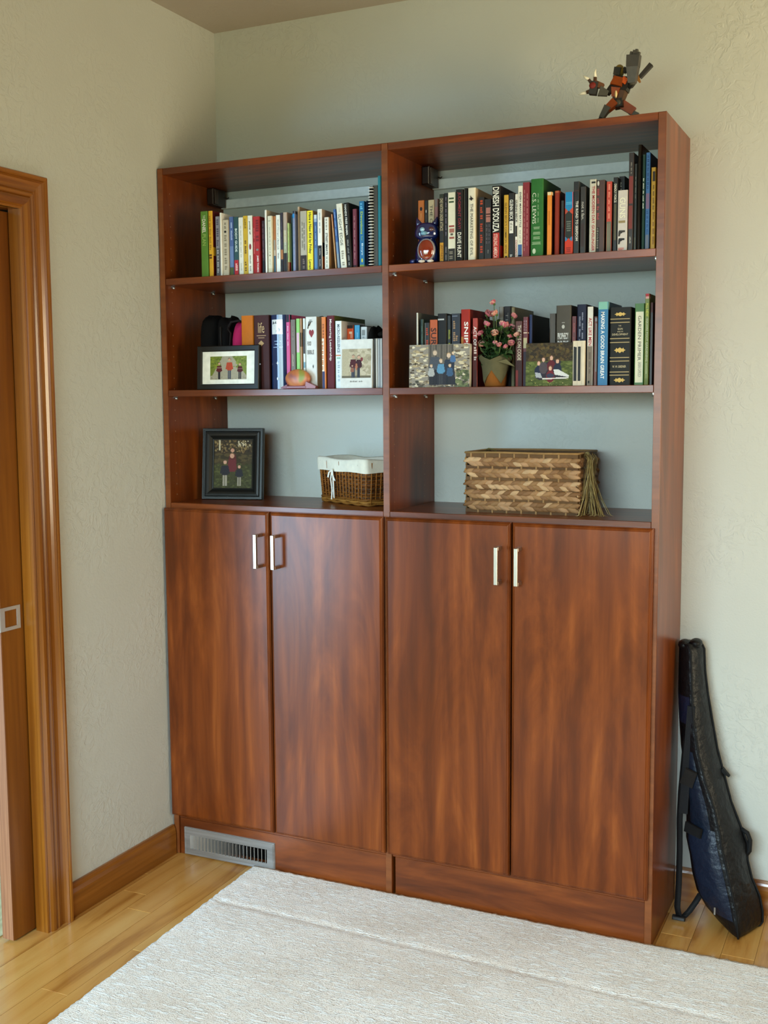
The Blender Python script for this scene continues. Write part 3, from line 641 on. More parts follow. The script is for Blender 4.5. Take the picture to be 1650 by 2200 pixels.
# shelf, label, x0, x1, y of the spine, depth, height, kind, spine colour, cover colour, lean, colour bands, lettering
BOOKS = [
    ('L1','green paperback with white lettering,first book on the upper left shelf',0.1416,0.1657,0.015,0.15,0.1918,'p','5b8a35','5b8a35',0,[],[('THE',0.06,0.11,0.35,0.7,'dfe8c8'),('DANIEL',0.12,0.33,0.25,0.75,'f0f0e0',1),('PLAN',0.35,0.52,0.25,0.75,'a9c46c')]),
    ('L1','golden yellow spine with dark red cover beside the green book',0.1679,0.1825,0.015,0.2,0.1915,'h','d9a62a','5a0f10',0,[(0.55,0.68,'e0b030',0.0,1)],[('~5',0.08,0.6,0.3,0.7,'a87a18'),('~1',0.66,0.74,0.2,0.8,'5a3a10')]),
    ('L1','grey book with a photographic spine,upper left shelf',0.1905,0.2049,0.02,0.14,0.1744,'p','8f8b92','777',0,[(0.53,1,'5e5f63')],[('~3',0.05,0.5,0.25,0.75,'5a5664'),('~4',0.56,0.95,0.3,0.7,'b4b4b8')]),
    ('L1','thin plain white booklet between grey and beige spines',0.209,0.2142,0.015,0.15,0.1833,'p','efece2','efece2',0,[],[]),
    ('L1','beige paperback with a black dot on its spine',0.2147,0.2348,0.02,0.14,0.1621,'p','c3b59c','b5a68c',0,[],[('~2',0.05,0.16,0.35,0.65,'6d6152'),('~5',0.27,0.9,0.3,0.7,'8d8069'),('o',0.19,0.23,0.3,0.7,'16120f')]),
    ('L1','blue sky-patterned paperback beside the teal one',0.2353,0.2498,0.025,0.14,0.171,'p','52689c','52689c',0,[(0.5,0.85,'7288b4'),(0.86,1,'56602f')],[('~2',0.1,0.4,0.4,0.7,'c5d2ee')]),
    ('L1','dark teal paperback with a red foot and white lettering',0.2536,0.2697,0.02,0.14,0.1684,'p','24494c','24494c',0,[(0.74,1,'b8242a')],[('BODY GUIDE',0.2,0.6,0.3,0.75,'dfe9e2',1),('~1',0.8,0.93,0.3,0.75,'f0c8c0')]),
    ('L1','white paperback left of the gold-lettered yellow one',0.2703,0.2859,0.02,0.14,0.1658,'p','e8e2d2','e8e2d2',0,[],[('~6',0.15,0.7,0.42,0.62,'b9b09c'),('~1',0.8,0.93,0.4,0.65,'b9b09c')]),
    ('L1','mustard yellow paperback between two white ones',0.2864,0.3014,0.02,0.15,0.1691,'p','cfa51c','cfa51c',0,[],[('~1',0.05,0.22,0.3,0.7,'8a6a10'),('~2',0.42,0.65,0.3,0.7,'6a4a10'),('~2',0.78,0.95,0.3,0.7,'7a5a12')]),
    ('L1','white paperback with a red ring on its spine',0.3018,0.3174,0.02,0.15,0.1688,'p','ebe5d3','d9ceb5',0,[],[('power of',0.1,0.32,0.3,0.7,'2d2926',1),('o',0.48,0.58,0.3,0.75,'8a3030'),('~2',0.68,0.95,0.35,0.65,'8d8578')]),
    ('L1','wide red book with white author lettering,upper left shelf',0.3183,0.3425,0.02,0.15,0.1644,'h','b02a2c','7c1c1e',0,[(0.6,1,'a81e1c')],[('~2',0.06,0.45,0.5,0.85,'7a1416'),('~2',0.2,0.65,0.15,0.32,'d46a62'),('JAMES THOMAS',0.68,0.97,0.55,0.82,'f3ece4',1),('o',0.56,0.6,0.5,0.85,'8a7a70')]),
    ('L1','narrow dark burgundy book beside the wide red one',0.343,0.3532,0.03,0.14,0.1528,'p','3c1a1c','3c1a1c',0,[(0.75,1,'181416')],[('~6',0.06,0.7,0.35,0.65,'80585a')]),
    ('L1','tall thin white booklet with a grey-beige cover',0.365,0.3713,0.012,0.15,0.1791,'p','efe9dc','a39a86',0,[],[]),
    ('L1','cream paperback right of the tall thin white booklet',0.3742,0.388,0.012,0.14,0.1613,'p','ddd4b8','ddd4b8',0,[(0.92,1,'cfc4a4')],[('~1',0.08,0.1,0.2,0.8,'9a917c'),('~7',0.2,0.66,0.45,0.65,'a39a86'),('o',0.68,0.71,0.4,0.65,'7c7a4c'),('~2',0.76,0.86,0.5,0.6,'a89f8a')]),
    ('L1','slim orange-brown and blue book,upper left shelf',0.3885,0.3969,0.02,0.14,0.1609,'p','a9652c','8a5224',0,[(0.42,0.6,'9c8f80'),(0.6,0.7,'c4b8a4'),(0.7,1,'3e667a')],[]),
    ('L1','white paperback with fine grey title,sixth white spine',0.3974,0.4112,0.02,0.14,0.1634,'p','eae7da','eae7da',0,[],[('Small Changes',0.08,0.38,0.35,0.7,'55524c'),('a Better Life',0.4,0.6,0.35,0.7,'55524c'),('~1',0.66,0.76,0.4,0.65,'7a766c')]),
    ('L1','slim blackish-purple book beside a pink and black one',0.4119,0.4212,0.02,0.15,0.1688,'p','2a2028','2a2028',0,[(0.62,0.78,'b0703c'),(0.8,1,'140d0e')],[('~3',0.15,0.55,0.35,0.65,'5a4c56')]),
    ('L1','beige-pink spine fading to black at the foot',0.4218,0.4342,0.02,0.14,0.1692,'p','b59c88','b59c88',0,[(0.3,0.5,'c4b48c'),(0.5,0.68,'a8a888'),(0.68,1,'221b16')],[('~4',0.3,0.62,0.4,0.65,'d8cfb8')]),
    ('L1','pale lime green paperback with a red foot',0.4391,0.4422,0.015,0.13,0.1373,'p','c3d98e','c3d98e',0,[(0.8,1,'a2281f')],[('~5',0.1,0.72,0.4,0.65,'7c9a4c'),('~2',0.83,0.97,0.4,0.65,'d87a70')]),
    ('L1','narrow dark teal book behind the lime green one',0.4427,0.4462,0.03,0.14,0.1616,'p','123c40','123c40',0,[],[]),
    ('L1','blue-grey paperback with a bright blue dot at top',0.4549,0.4634,0.016,0.15,0.1699,'p','7b82a0','6a7290',0,[(0,0.05,'2b2a2c')],[('o',0.04,0.12,0.05,0.85,'2a86c8'),('~6',0.2,0.85,0.45,0.7,'9aa2bc')]),
    ('L1','tall beige hardcover behind the blue-dotted book',0.4639,0.4697,0.03,0.18,0.1834,'h','c9ab8c','a58b70',0,[],[]),
    ('L1','grey stone-patterned book with a dark brown foot',0.4802,0.5014,0.015,0.15,0.1673,'p','b0a591','b0a591',0,[(0.74,1,'2b1915')],[('~4',0.18,0.62,0.25,0.45,'77705f'),('~4',0.2,0.66,0.55,0.72,'6d6657'),('~2',0.8,0.97,0.35,0.65,'76645a')]),
    ('L1','bright yellow paperback with black lettering',0.5027,0.521,0.015,0.15,0.1667,'p','f1dd1b','b09a72',0,[],[('Have a New Kid by Friday',0.03,0.72,0.22,0.78,'26231a',1),('Leman',0.82,0.98,0.25,0.75,'3c3718',1)]),
    ('L1','blue paperback with a white top,next to bright yellow',0.5215,0.533,0.02,0.14,0.1548,'p','466a9e','466a9e',0,[(0,0.07,'dfe4e6'),(0.07,0.13,'a9bcd2'),(0.6,0.96,'5c8ab8')],[('~3',0.2,0.55,0.4,0.65,'9ab4d8')]),
    ('L1','white book with a black lower spine and orange cover foot',0.538,0.5523,0.012,0.15,0.1679,'p','eeeadf','a5917c',0,[(0.6,1,'191718')],[('~3',0.06,0.4,0.4,0.65,'9aa0a4'),('~2',0.65,0.95,0.38,0.65,'9a9894')]),
    ('L1','white paperback with small dark title and kraft-brown cover',0.5601,0.5736,0.012,0.15,0.1438,'p','ece7d8','a8865e',0,[],[('~4',0.03,0.25,0.35,0.65,'8d8578'),('STREET SMARTS',0.3,0.72,0.3,0.75,'3c3a36',1),('~3',0.76,0.97,0.4,0.65,'7c8a78')]),
    ('L1','thin peach-edged booklet leaning left,upper left shelf',0.5837,0.5872,0.02,0.15,0.1523,'p','d79a6a','a05a3a',4.5,[(0.25,1,'e0b27a')],[]),
    ('L1','slim blue paperback leaning left,upper left shelf',0.5904,0.5985,0.02,0.15,0.1657,'p','3d66a6','3d66a6',4.5,[(0.55,0.75,'7f9cc0'),(0.75,1,'9aa6ae')],[('~3',0.05,0.45,0.35,0.65,'9ab8e4')]),
    ('L1','white paperback leaning left with a serif black title',0.6037,0.6217,0.014,0.15,0.1781,'p','ebe6d4','d2c8ae',4.5,[],[('THE',0.06,0.13,0.4,0.65,'b4ad9c'),('SLIGHT EDGE',0.16,0.65,0.25,0.7,'3b3833'),('~2',0.73,0.97,0.3,0.7,'a09884')]),
    ('L1','thick black book with white lettering leaning left',0.6244,0.6398,0.014,0.16,0.1791,'h','1d1a1a','151212',3.5,[],[('HANDS FREE MAMA',0.03,0.5,0.25,0.65,'e8e6e0',1),('~4',0.57,0.97,0.35,0.65,'8c8884')]),
    ('L1','plum-red book with lettering in dull pink',0.6446,0.6582,0.02,0.15,0.1614,'h','7d3b48','451420',0,[(0.955,1,'2a1014')],[('~6',0.12,0.85,0.4,0.65,'b07c80')]),
    ('L1','bright blue book with lime green lettering',0.6699,0.6849,0.012,0.15,0.1794,'p','156a9e','0e3c66',0,[(0.965,1,'8a9a3c')],[('~2',0.03,0.13,0.25,0.75,'6fc0e4'),('Devotions',0.16,0.5,0.3,0.75,'b8d23c',1),('for',0.53,0.6,0.4,0.7,'9cc83c'),('Boys',0.64,0.82,0.35,0.8,'c4e2f0',1),('o',0.87,0.93,0.4,0.75,'c8c84c')]),
    ('L1','narrow navy book between the bright blue one and the notebook',0.6854,0.6889,0.025,0.15,0.1821,'p','16264e','16264e',0,[],[]),
    ('L1','thick turquoise binder against the centre panel',0.7269,0.7371,0.012,0.24,0.2432,'h','2a8492','1c6a78',0,[],[]),
    ('R1','orange paperback behind the glass cat with a black mark',0.8231,0.8415,0.07,0.14,0.178,'p','c86a1e','5a1410',0,[],[('o',0.1,0.16,0.3,0.7,'241410'),('~2',0.2,0.4,0.4,0.6,'e09a50')]),
    ('R1','slim black book behind the glass cat',0.8423,0.8526,0.07,0.14,0.1764,'p','1c1512','1c1512',0,[],[('o',0.14,0.19,0.35,0.65,'c8c0b0'),('~3',0.22,0.4,0.4,0.6,'6a5a4c')]),
    ('R1','tan book with dark serif lettering behind the glass cat',0.8532,0.8712,0.07,0.14,0.177,'p','cdb48a','cdb48a',0,[],[('THE CASE',0.08,0.5,0.3,0.75,'3f3020')]),
    ('R1','mauve watercolour spine behind the cat ear',0.8719,0.8823,0.07,0.13,0.179,'p','94625c','94625c',0,[(0,0.12,'7c6c64'),(0.3,0.5,'8a5a5c')],[]),
    ('R1','black book with beige lettering and a yellow name band',0.9072,0.9199,0.02,0.14,0.1805,'p','1c1a17','1c1a17',0,[(0,0.05,'2a2f22'),(0.71,0.98,'c78c1e')],[('ONE NATION UNDER ATTACK',0.06,0.54,0.1,0.85,'b5a684',1),('JEFFREY',0.74,0.96,0.25,0.8,'7a4c0c',1)]),
    ('R1','slim black book with purple-grey lettering,upper right shelf',0.9204,0.9312,0.02,0.14,0.182,'p','15110f','15110f',0,[],[('~7',0.06,0.62,0.4,0.7,'7a6c7c'),('~2',0.78,0.97,0.4,0.7,'8a8080')]),
    ('R1','white book with dashes in green and red on the spine',0.9325,0.954,0.018,0.14,0.1823,'p','e6dfc6','e6dfc6',0,[(0.81,1,'2b251f'),(0.075,0.1,'46573a',0.15,0.8),(0.125,0.15,'46573a',0.15,0.8),(0.475,0.5,'9c4438',0.15,0.85),(0.52,0.58,'a86a5a',0.2,0.85),(0.59,0.62,'5c5648',0.35,0.7),(0.64,0.67,'a05a4a',0.2,0.85)],[('~2',0.85,0.97,0.2,0.8,'857c6c')]),
    ('R1','thick black hardcover with dark red title and white author name',0.956,0.9762,0.015,0.16,0.1879,'h','16120f','16120f',0,[],[('JUDGMENT DAY!',0.04,0.55,0.25,0.75,'8c2a30',1),('DAVE HUNT',0.6,0.95,0.25,0.8,'efe8d8',1)]),
    ('R1','black volume with a pale olive line down its spine',0.9767,0.9881,0.02,0.15,0.1901,'h','17130f','17130f',0,[(0,1,'6a6250',0.15,0.3)],[]),
    ('R1','thick white hardcover with a black bird emblem',0.9919,1.0127,0.012,0.15,0.1883,'h','e7dec6','b7a584',0,[],[('THE MARKETING OF EVIL',0.22,0.94,0.35,0.72,'3a332a'),('bird',0.1,0.18,0.15,0.85,'241a16')]),
    ('R1','black book with orange-red lettering,upper right shelf',1.0195,1.0347,0.02,0.14,0.1633,'p','170f0c','170f0c',0,[],[('~1',0.05,0.13,0.3,0.75,'c2481c'),('~2',0.16,0.36,0.3,0.75,'b8441c'),('~3',0.42,0.9,0.3,0.75,'b23c18')]),
    ('R1','charcoal book with a salmon panel on its spine',1.0355,1.0553,0.02,0.14,0.1566,'p','231e1c','231e1c',0,[(0.14,0.38,'b8796a',0.25,0.85),(0.24,0.255,'3a2622',0.25,0.85),(0.285,0.295,'3a2622',0.25,0.85)],[('~5',0.42,0.74,0.25,0.45,'6c5c5e'),('~5',0.42,0.74,0.6,0.8,'62545a'),('~1',0.84,0.9,0.5,0.6,'a8a49c')]),
    ('R1','black hardcover with huge white name above a red foot',1.0591,1.0824,0.012,0.16,0.1879,'h','15110f','180f0e',0,[(0.645,1,'b8281e',0.15,1)],[("DINESH D'SOUZA",0.02,0.635,0.12,0.9,'f2efe4',1),('STEALING AMERICA',0.66,0.99,0.25,0.7,'f0cabc',1)]),
    ('R1','golden yellow paperback between two black spines,upper right shelf',1.0914,1.1037,0.015,0.14,0.1623,'p','d1a12c','d1a12c',0,[(0.965,1,'3a2a12',0.3,0.8)],[("GLENN BECK'S COMMON SENSE",0.12,0.93,0.25,0.75,'7c5a14',1)]),
    ('R1','black paperback with white name and a white label',1.1045,1.12,0.015,0.14,0.1659,'p','18120f','18120f',0,[(0.43,0.62,'e9e6dc',0.15,0.85)],[('GLENN BECK',0.1,0.41,0.2,0.8,'f0eee6',1),('~3',0.46,0.58,0.3,0.7,'8a867c'),('~1',0.95,0.99,0.3,0.7,'d8d4cc')]),
    ('R1','narrow white spine with black name and a black block',1.1221,1.1295,0.015,0.14,0.1624,'p','e8e4da','e8e4da',0,[(0.5,0.67,'15110f')],[('GLENN BECK',0.09,0.45,0.2,0.9,'2a2723',1),('COWARDS',0.72,0.98,0.2,0.85,'a8403c',1)]),
    ('R1','white paperback with a blue foot on the upper right shelf',1.1299,1.1426,0.015,0.14,0.1823,'p','ebe7d6','ebe7d6',0,[(0.82,1,'3f659c'),(0.97,0.985,'dfe6ea')],[("EVERY MAN'S BATTLE",0.09,0.58,0.35,0.75,'4a4a44',1),('~3',0.62,0.8,0.4,0.65,'a8a89a')]),
    ('R1','maroon book with a dotted border of tiny lettering',1.1431,1.1615,0.015,0.14,0.19,'p','86202a','86202a',0,[],[('~14',0.1,0.92,0.22,0.3,'c89a94'),('~8',0.15,0.85,0.6,0.75,'c07a78')]),
    ('R1','big green hardcover with large white serif name',1.1654,1.1989,0.012,0.16,0.196,'h','2c6b2e','1e4418',0,[],[('C.S. LEWIS',0.18,0.58,0.15,0.45,'e3ead2'),('~5',0.19,0.57,0.57,0.66,'8db182'),('=3',0.615,0.65,0.2,0.8,'9dbb90'),('=3',0.68,0.72,0.15,0.85,'9dbb90'),('=2',0.74,0.78,0.2,0.8,'9dbb90'),('=3',0.81,0.85,0.12,0.85,'9dbb90'),('o',0.9,0.97,0.18,0.45,'c9d8bc')]),
    ('R1','bright orange paperback with a white top edge',1.2095,1.2216,0.012,0.14,0.1599,'p','e8891a','3a1a12',0,[(0,0.05,'ecdcae'),(0.3,0.52,'d07a18',0.35,0.65)],[]),
    ('R1','red-brown clothbound book beside the bright orange one',1.2267,1.2397,0.02,0.15,0.1626,'h','93301c','2a100c',0,[(0,0.03,'b0603a')],[]),
    ('R1','narrow dark navy and olive book,upper right shelf',1.2441,1.2522,0.02,0.14,0.1369,'p','2f2a26','2f2a26',0,[(0.5,1,'252230')],[]),
    ('R1','book with blue,black and red arrow blocks on the spine',1.2566,1.2775,0.012,0.14,0.1554,'p','cd3a20','cd3a20',0,[(0,0.26,'1f86c0'),(0.26,0.35,'c04f3c'),(0.35,0.72,'252b27'),(0.72,0.79,'2d7fb4'),(0.79,1,'cf3b22')],[('v',0.24,0.32,0,1,'1f86c0'),('^',0.3,0.37,0,1,'252b27'),('v',0.7,0.77,0,1,'252b27'),('^',0.74,0.82,0,1,'cf3b22'),('=2',0.15,0.2,0.1,0.9,'5ab4e0'),('=5',0.45,0.63,0.2,0.8,'6a7068'),('=3',0.88,0.96,0.2,0.8,'8a2416')]),
    ('R1','black book with bold white title reading downward',1.2788,1.2931,0.014,0.14,0.1804,'p','191513','24211d',0,[(0.12,0.135,'4a2a22')],[('THE ROAD TO SERFDOM',0.27,0.82,0.4,0.85,'f2eee4',1)]),
    ('R1','charcoal paperback with a lowercase white title',1.2961,1.3106,0.014,0.15,0.1662,'p','2e2723','120d0c',0,[(0.55,0.9,'3a2a28',0.2,0.7)],[('not a fan.',0.23,0.5,0.25,0.75,'d2cbc4')]),
    ('R1','pale grey paperback with a red title reading downward',1.3204,1.3369,0.012,0.15,0.1815,'p','c9c5b6','c9c5b6',0,[(0.03,0.055,'26231f',0.3,1)],[('THE MODERN DAY GUNSLINGER',0.09,0.98,0.4,0.85,'b23a3a',1)]),
    ('R1','brown book with red lettering down its left side',1.3376,1.3583,0.014,0.15,0.1785,'p','4a2f28','3e2a24',0,[(0,0.09,'1a1412',0,0.35),(0.65,1,'1c1815',0,0.4)],[('~4',0.12,0.55,0.08,0.35,'a8484a'),('~9',0.66,0.95,0.1,0.3,'8a857c'),('o',0.01,0.08,0.1,0.35,'d2cec4')]),
    ('R1','coral-topped book with a ribbed grey lower spine',1.3628,1.3768,0.016,0.14,0.1735,'p','c3432f','6a6450',0,[(0.57,1,'6d6a5c'),(0.6,1,'8f8b78',0.2,0.3),(0.6,1,'8f8b78',0.5,0.6)],[('~5',0.04,0.53,0.35,0.65,'ec9a80')]),
    ('R1','black paperback with a white title over a khaki stripe',1.3807,1.3913,0.014,0.14,0.182,'p','15110e','15110e',0,[(0.36,0.85,'5a553f',0.25,0.75)],[('DEADLY FORCE',0.09,0.34,0.2,0.75,'e6dfcc',1)]),
    ('R1','thick black book standing behind the white pistol one',1.3876,1.4024,0.045,0.14,0.1889,'p','120d0b','0d0908',0,[],[('~2',0.08,0.22,0.1,0.4,'e0dcd0')]),
    ('R1','white paperback with two pistol silhouettes',1.3927,1.4169,0.012,0.03,0.1486,'p','cfc6c0','cfc6c0',0,[(0.5,0.54,'98865e',0.1,0.8)],[('GUNS',0.12,0.46,0.2,0.8,'f2eed8',1),('gun',0.66,0.76,0.1,0.8,'3b352f'),('gun',0.79,0.89,0.1,0.75,'1c1614'),('~2',0.95,0.99,0.1,0.7,'d8502c')]),
    ('R1','dark brown tall paperback blotched with dull red',1.4189,1.4308,0.014,0.15,0.2384,'p','2c211d','2c211d',0,[(0.24,0.52,'7d3532',0.1,0.9),(0.54,0.78,'7a342e',0.05,0.85)],[('~3',0.1,0.22,0.4,0.65,'8c8478'),('~1',0.86,0.93,0.3,0.6,'a8a498')]),
    ('R1','slim blackish-olive paperback beside the glossy black case',1.4313,1.4388,0.02,0.14,0.2115,'p','28241c','28241c',0,[(0.85,0.98,'6a6448',0.3,0.6)],[('~4',0.15,0.4,0.35,0.6,'8c8876')]),
    ('R1','glossy black tall case,tallest on the upper right shelf',1.4406,1.4508,0.012,0.16,0.2551,'g','100c0a','0c0908',0,[],[]),
    ('R1','dark teal glossy book with a white line of lettering',1.4516,1.4611,0.012,0.15,0.2305,'g','24423e','24423e',0,[],[('~5',0.25,0.57,0.35,0.6,'dfeae4')]),
    ('R1','tall blue paperback with pink blotches on the spine',1.4617,1.4721,0.012,0.15,0.234,'p','3767a0','0c1030',0,[(0.42,0.58,'7c6484'),(0.85,1,'6a7488')],[('~8',0.03,0.38,0.3,0.7,'1d3c70'),('~5',0.6,0.85,0.3,0.7,'204a80')]),
    ('R1','mustard yellow paperback against the right end panel',1.4751,1.4861,0.012,0.15,0.1973,'p','c4931a','c4931a',0,[(0.05,0.17,'3a2a1e',0.3,1)],[('~4',0.22,0.52,0.4,0.7,'6a4c0e'),('~4',0.55,0.95,0.45,0.85,'8a5a14')]),
    ('L2','orange hardback standing beside the pink pouch',0.2477,0.2898,0.06,0.12,0.2199,'h','d2710e','d2710e',0,[],[]),
    ('L2','dark maroon leather volume with gold script',0.3072,0.3601,0.035,0.16,0.2172,'h','3c1412','2c0c0c',0,[],[('life',0.1,0.24,0.3,0.7,'c9a878',0,'h'),('=1',0.27,0.28,0.2,0.8,'a88660'),('=1',0.3,0.31,0.3,0.7,'a88660'),('dia',0.34,0.42,0.3,0.68,'b08c5c')]),
    ('L2','glossy navy hardback with a white emblem square',0.3706,0.4199,0.02,0.17,0.2152,'g','15294e','101c36',0,[(0.065,0.26,'d9d8d6',0.12,0.85)],[('scr',0.08,0.25,0.16,0.8,'54565c'),('=1',0.35,0.36,0.3,0.75,'8fa4c4'),('=1',0.39,0.4,0.35,0.72,'8fa4c4'),('=1',0.43,0.44,0.22,0.85,'8fa4c4'),('star',0.62,0.68,0.4,0.62,'dfe8f4'),('o',0.84,0.88,0.46,0.58,'9a8a8c')]),
    ('L2','hot pink paperback with a black top,middle left shelf',0.4204,0.4323,0.03,0.15,0.2147,'p','c8417e','c8417e',0,[(0,0.1,'1b1620')],[('~3',0.15,0.42,0.4,0.65,'ecc4d6')]),
    ('L2','grey-brown paperback beside the hot pink one',0.4328,0.4492,0.034,0.15,0.2003,'p','6a5c4b','6a5c4b',0,[],[('~3',0.1,0.3,0.4,0.65,'8a7c68'),('~2',0.5,0.9,0.3,0.6,'a89c84')]),
    ('L2','light green and pink narrow book,middle left shelf',0.4528,0.4643,0.032,0.15,0.2023,'p','86c05c','5a7a3c',0,[(0.2,0.48,'d7aebf')],[]),
    ('L2','narrow colourful picture book with a brown cover',0.4652,0.4714,0.032,0.15,0.2027,'p','a87c54','a87c54',0,[(0.2,0.4,'3a2418'),(0.7,1,'c4a47c')],[]),
    ('L2','thin white and black booklet left of the heart book',0.4753,0.4828,0.032,0.15,0.2023,'p','d9dcd6','d9dcd6',0,[(0.15,0.5,'2b2022'),(0.62,0.7,'6c98a8'),(0.75,1,'e4e8e4')],[]),
    ('L2','thick white book with a red heart on the spine',0.4855,0.5216,0.03,0.15,0.2059,'p','ded9cf','c9ba94',0,[],[('~1',0.04,0.08,0.35,0.65,'8c8880'),('heart',0.18,0.29,0.3,0.75,'8c2a2c'),('FOOD',0.34,0.4,0.15,0.5,'6c6660',1,'h'),('BIBLE',0.46,0.52,0.15,0.75,'6c6660',1,'h'),('dia',0.66,0.72,0.6,0.7,'3a3836')]),
    ('L2','orange and white book right of the heart book',0.5449,0.5579,0.016,0.15,0.2027,'p','d5751c','b05a18',0,[(0.3,0.76,'e6dccb',0,0.6),(0.76,1,'2c3460',0,0.7)],[('~5',0.1,0.3,0.3,0.6,'7c3c10'),('~6',0.34,0.74,0.1,0.45,'c06a28')]),
    ('L2','dark maroon book with white lettering,middle left shelf',0.5609,0.5855,0.016,0.2,0.2058,'h','581420','4a5220',0,[],[('Mastering Leadership',0.05,0.62,0.35,0.7,'e2d8d4',1)]),
    ('L2','white paperback with grey capital lettering down the spine',0.5893,0.6087,0.016,0.15,0.1898,'p','dfe3e4','c3beb8',0,[(0.5,0.52,'d08a64',0,0.9),(0.54,0.56,'8ab89a',0.2,0.8)],[('MICRO-RESILIENCE',0.05,0.47,0.3,0.75,'5c6670',1),('~5',0.6,0.9,0.35,0.7,'a8b4bc')]),
    ('L2','vivid orange book behind the white photo booklet',0.6092,0.6301,0.05,0.14,0.1788,'p','d6501a','6a1c10',0,[(0,0.05,'1d1614')],[('FITZ',0.1,0.6,0.35,0.8,'f2cdb4',1)]),
    ('L2','sky blue book behind the white photo booklet',0.6329,0.6498,0.05,0.14,0.1786,'p','2b8fb8','1a1e26',0,[],[('~4',0.12,0.7,0.45,0.7,'7cc0d8')]),
    ('L2','white paperback with grey blotches behind the photo booklet',0.6503,0.6701,0.055,0.13,0.1737,'p','cfd0ce','cfd0ce',0,[(0.05,0.14,'8c8c88',0.2,0.7)],[('~4',0.16,0.6,0.3,0.7,'a4a6a4')]),
    ('R2','thin white board with a dark cover,first on the middle right shelf',0.834,0.839,0.03,0.2,0.2045,'h','c9c6bc','4f5049',0,[],[]),
    ('R2','narrow dark green book,middle right shelf',0.8463,0.8547,0.03,0.15,0.1863,'p','122a1e','122a1e',0,[],[('~6',0.1,0.9,0.4,0.7,'4c6454')]),
    ('R2','slim black book with orange-red lettering behind the stone photo',0.8585,0.8727,0.03,0.15,0.1761,'p','160f0d','160f0d',0,[(0,1,'c2c0b6',0,0.12)],[('~4',0.08,0.9,0.35,0.75,'b23c14')]),
    ('R2','orange book with tall black lettering behind the stone photo',0.8741,0.8959,0.03,0.15,0.1838,'p','b2501c','7a3410',0,[],[('SURVIVAL',0.12,0.75,0.15,0.9,'3c1a0c',1)]),
    ('R2','black thriller with white capitals behind the stone photo',0.8968,0.9231,0.03,0.15,0.1997,'h','181719','181719',0,[(0.07,0.09,'b8b8b6',0.05,0.75)],[('PATRIOTS',0.48,0.98,0.25,0.75,'f0ede6',1)]),
    ('R2','black book with yellow-green lettering,middle right shelf',0.9236,0.9345,0.035,0.14,0.1938,'p','14120e','14120e',0,[],[('~4',0.2,0.9,0.35,0.8,'9c9a24')]),
    ('R2','dark navy book with bronze lettering,middle right shelf',0.9379,0.9631,0.03,0.15,0.1982,'p','171724','171724',0,[(0.03,0.04,'7c8494',0.1,0.7),(0.6,0.95,'4a78a8',0.55,0.8)],[('~3',0.1,0.55,0.2,0.45,'9c7a58'),('~2',0.3,0.56,0.5,0.75,'a07c58')]),
    ('R2','tall red book with white capitals beside the roses',0.9658,0.9913,0.028,0.16,0.2082,'h','9c2416','5c140e',0,[(0.35,0.75,'a86a28',0.05,0.3),(0.55,1,'d8c8c0',0.3,0.65)],[('SNIPER',0.16,0.58,0.4,0.85,'f2ebe6',1)]),
    ('R2','dark red book behind the left roses with white lettering',0.9973,1.0109,0.035,0.15,0.1841,'p','a03024','6a1a12',0,[(0.3,0.75,'4a1210'),(0.75,1,'3c120e')],[('ACT OF',0.12,0.4,0.2,0.85,'efe2dc',1),('~2',0.42,0.62,0.3,0.85,'d8c4c0')]),
    ('R2','dark book with a tan top edge hidden behind the roses',0.9918,0.9968,0.1,0.15,0.1879,'p','2a1a16','2a1a16',0,[(0,0.02,'a8884c')],[]),
    ('R2','grey-white slim book behind the topmost rose',1.0483,1.0617,0.1,0.14,0.2171,'h','8c8880','8c8880',0,[],[]),
    ('R2','dark grey hardback with pale capitals behind the roses',1.063,1.083,0.1,0.15,0.2176,'h','2d2a2c','2d2a2c',0,[],[('TINKER',0.08,0.5,0.3,0.65,'8c8884')]),
    ('R2','thick beige hardback right of the grey one behind the roses',1.0844,1.0937,0.1,0.17,0.2145,'h','8f8464','7c7358',0,[],[]),
    ('R2','brown book with cream capitals right of the roses',1.1136,1.1333,0.05,0.15,0.1729,'p','5b2414','5b2414',0,[(0.6,1,'3a120e'),(0.75,1,'84241c',0,0.4)],[('THE SAS ON CODE',0.06,0.6,0.3,0.8,'e6d4b4',1)]),
    ('R2','maroon striped book with a cream label right of the brown one',1.1411,1.1532,0.03,0.15,0.1817,'p','5c1c26','5c1c26',0,[(0.22,0.235,'d8c4b0'),(0.3,0.45,'b5aa86',0,0.9),(0.5,1,'2a1c2c')],[('~4',0.05,0.2,0.2,0.35,'b8a0a8'),('~4',0.05,0.2,0.65,0.8,'b8a0a8')]),
    ('R2','navy hardback with a black cover behind the family photo',1.1546,1.1623,0.04,0.16,0.188,'h','26345c','12100f',0,[(0.6,1,'181c30')],[]),
    ('R2','slim brown book left of the broad grey handbook',1.2141,1.2299,0.03,0.15,0.1878,'p','40352a','40352a',0,[],[('~3',0.4,0.9,0.3,0.7,'6c6052')]),
    ('R2','broad grey-brown book with white block lettering',1.2323,1.2716,0.025,0.16,0.2074,'h','4c4740','2e2a26',0,[],[('PROPHECY',0.34,0.42,0.12,0.85,'d9dad8',1,'h'),('END TIME',0.44,0.51,0.12,0.85,'d9dad8',1,'h'),('HANDBOOK',0.53,0.62,0.12,0.85,'d9dad8',1,'h'),('o',0.24,0.29,0.4,0.6,'b8b6b0'),('~1',0.21,0.22,0.4,0.6,'b0aea8')]),
    ('R2','narrow dark red book between the grey handbook and navy hardback',1.2733,1.2852,0.03,0.15,0.1787,'p','5a1a1a','5a1a1a',0,[],[('~4',0.1,0.9,0.35,0.65,'9c4a48')]),
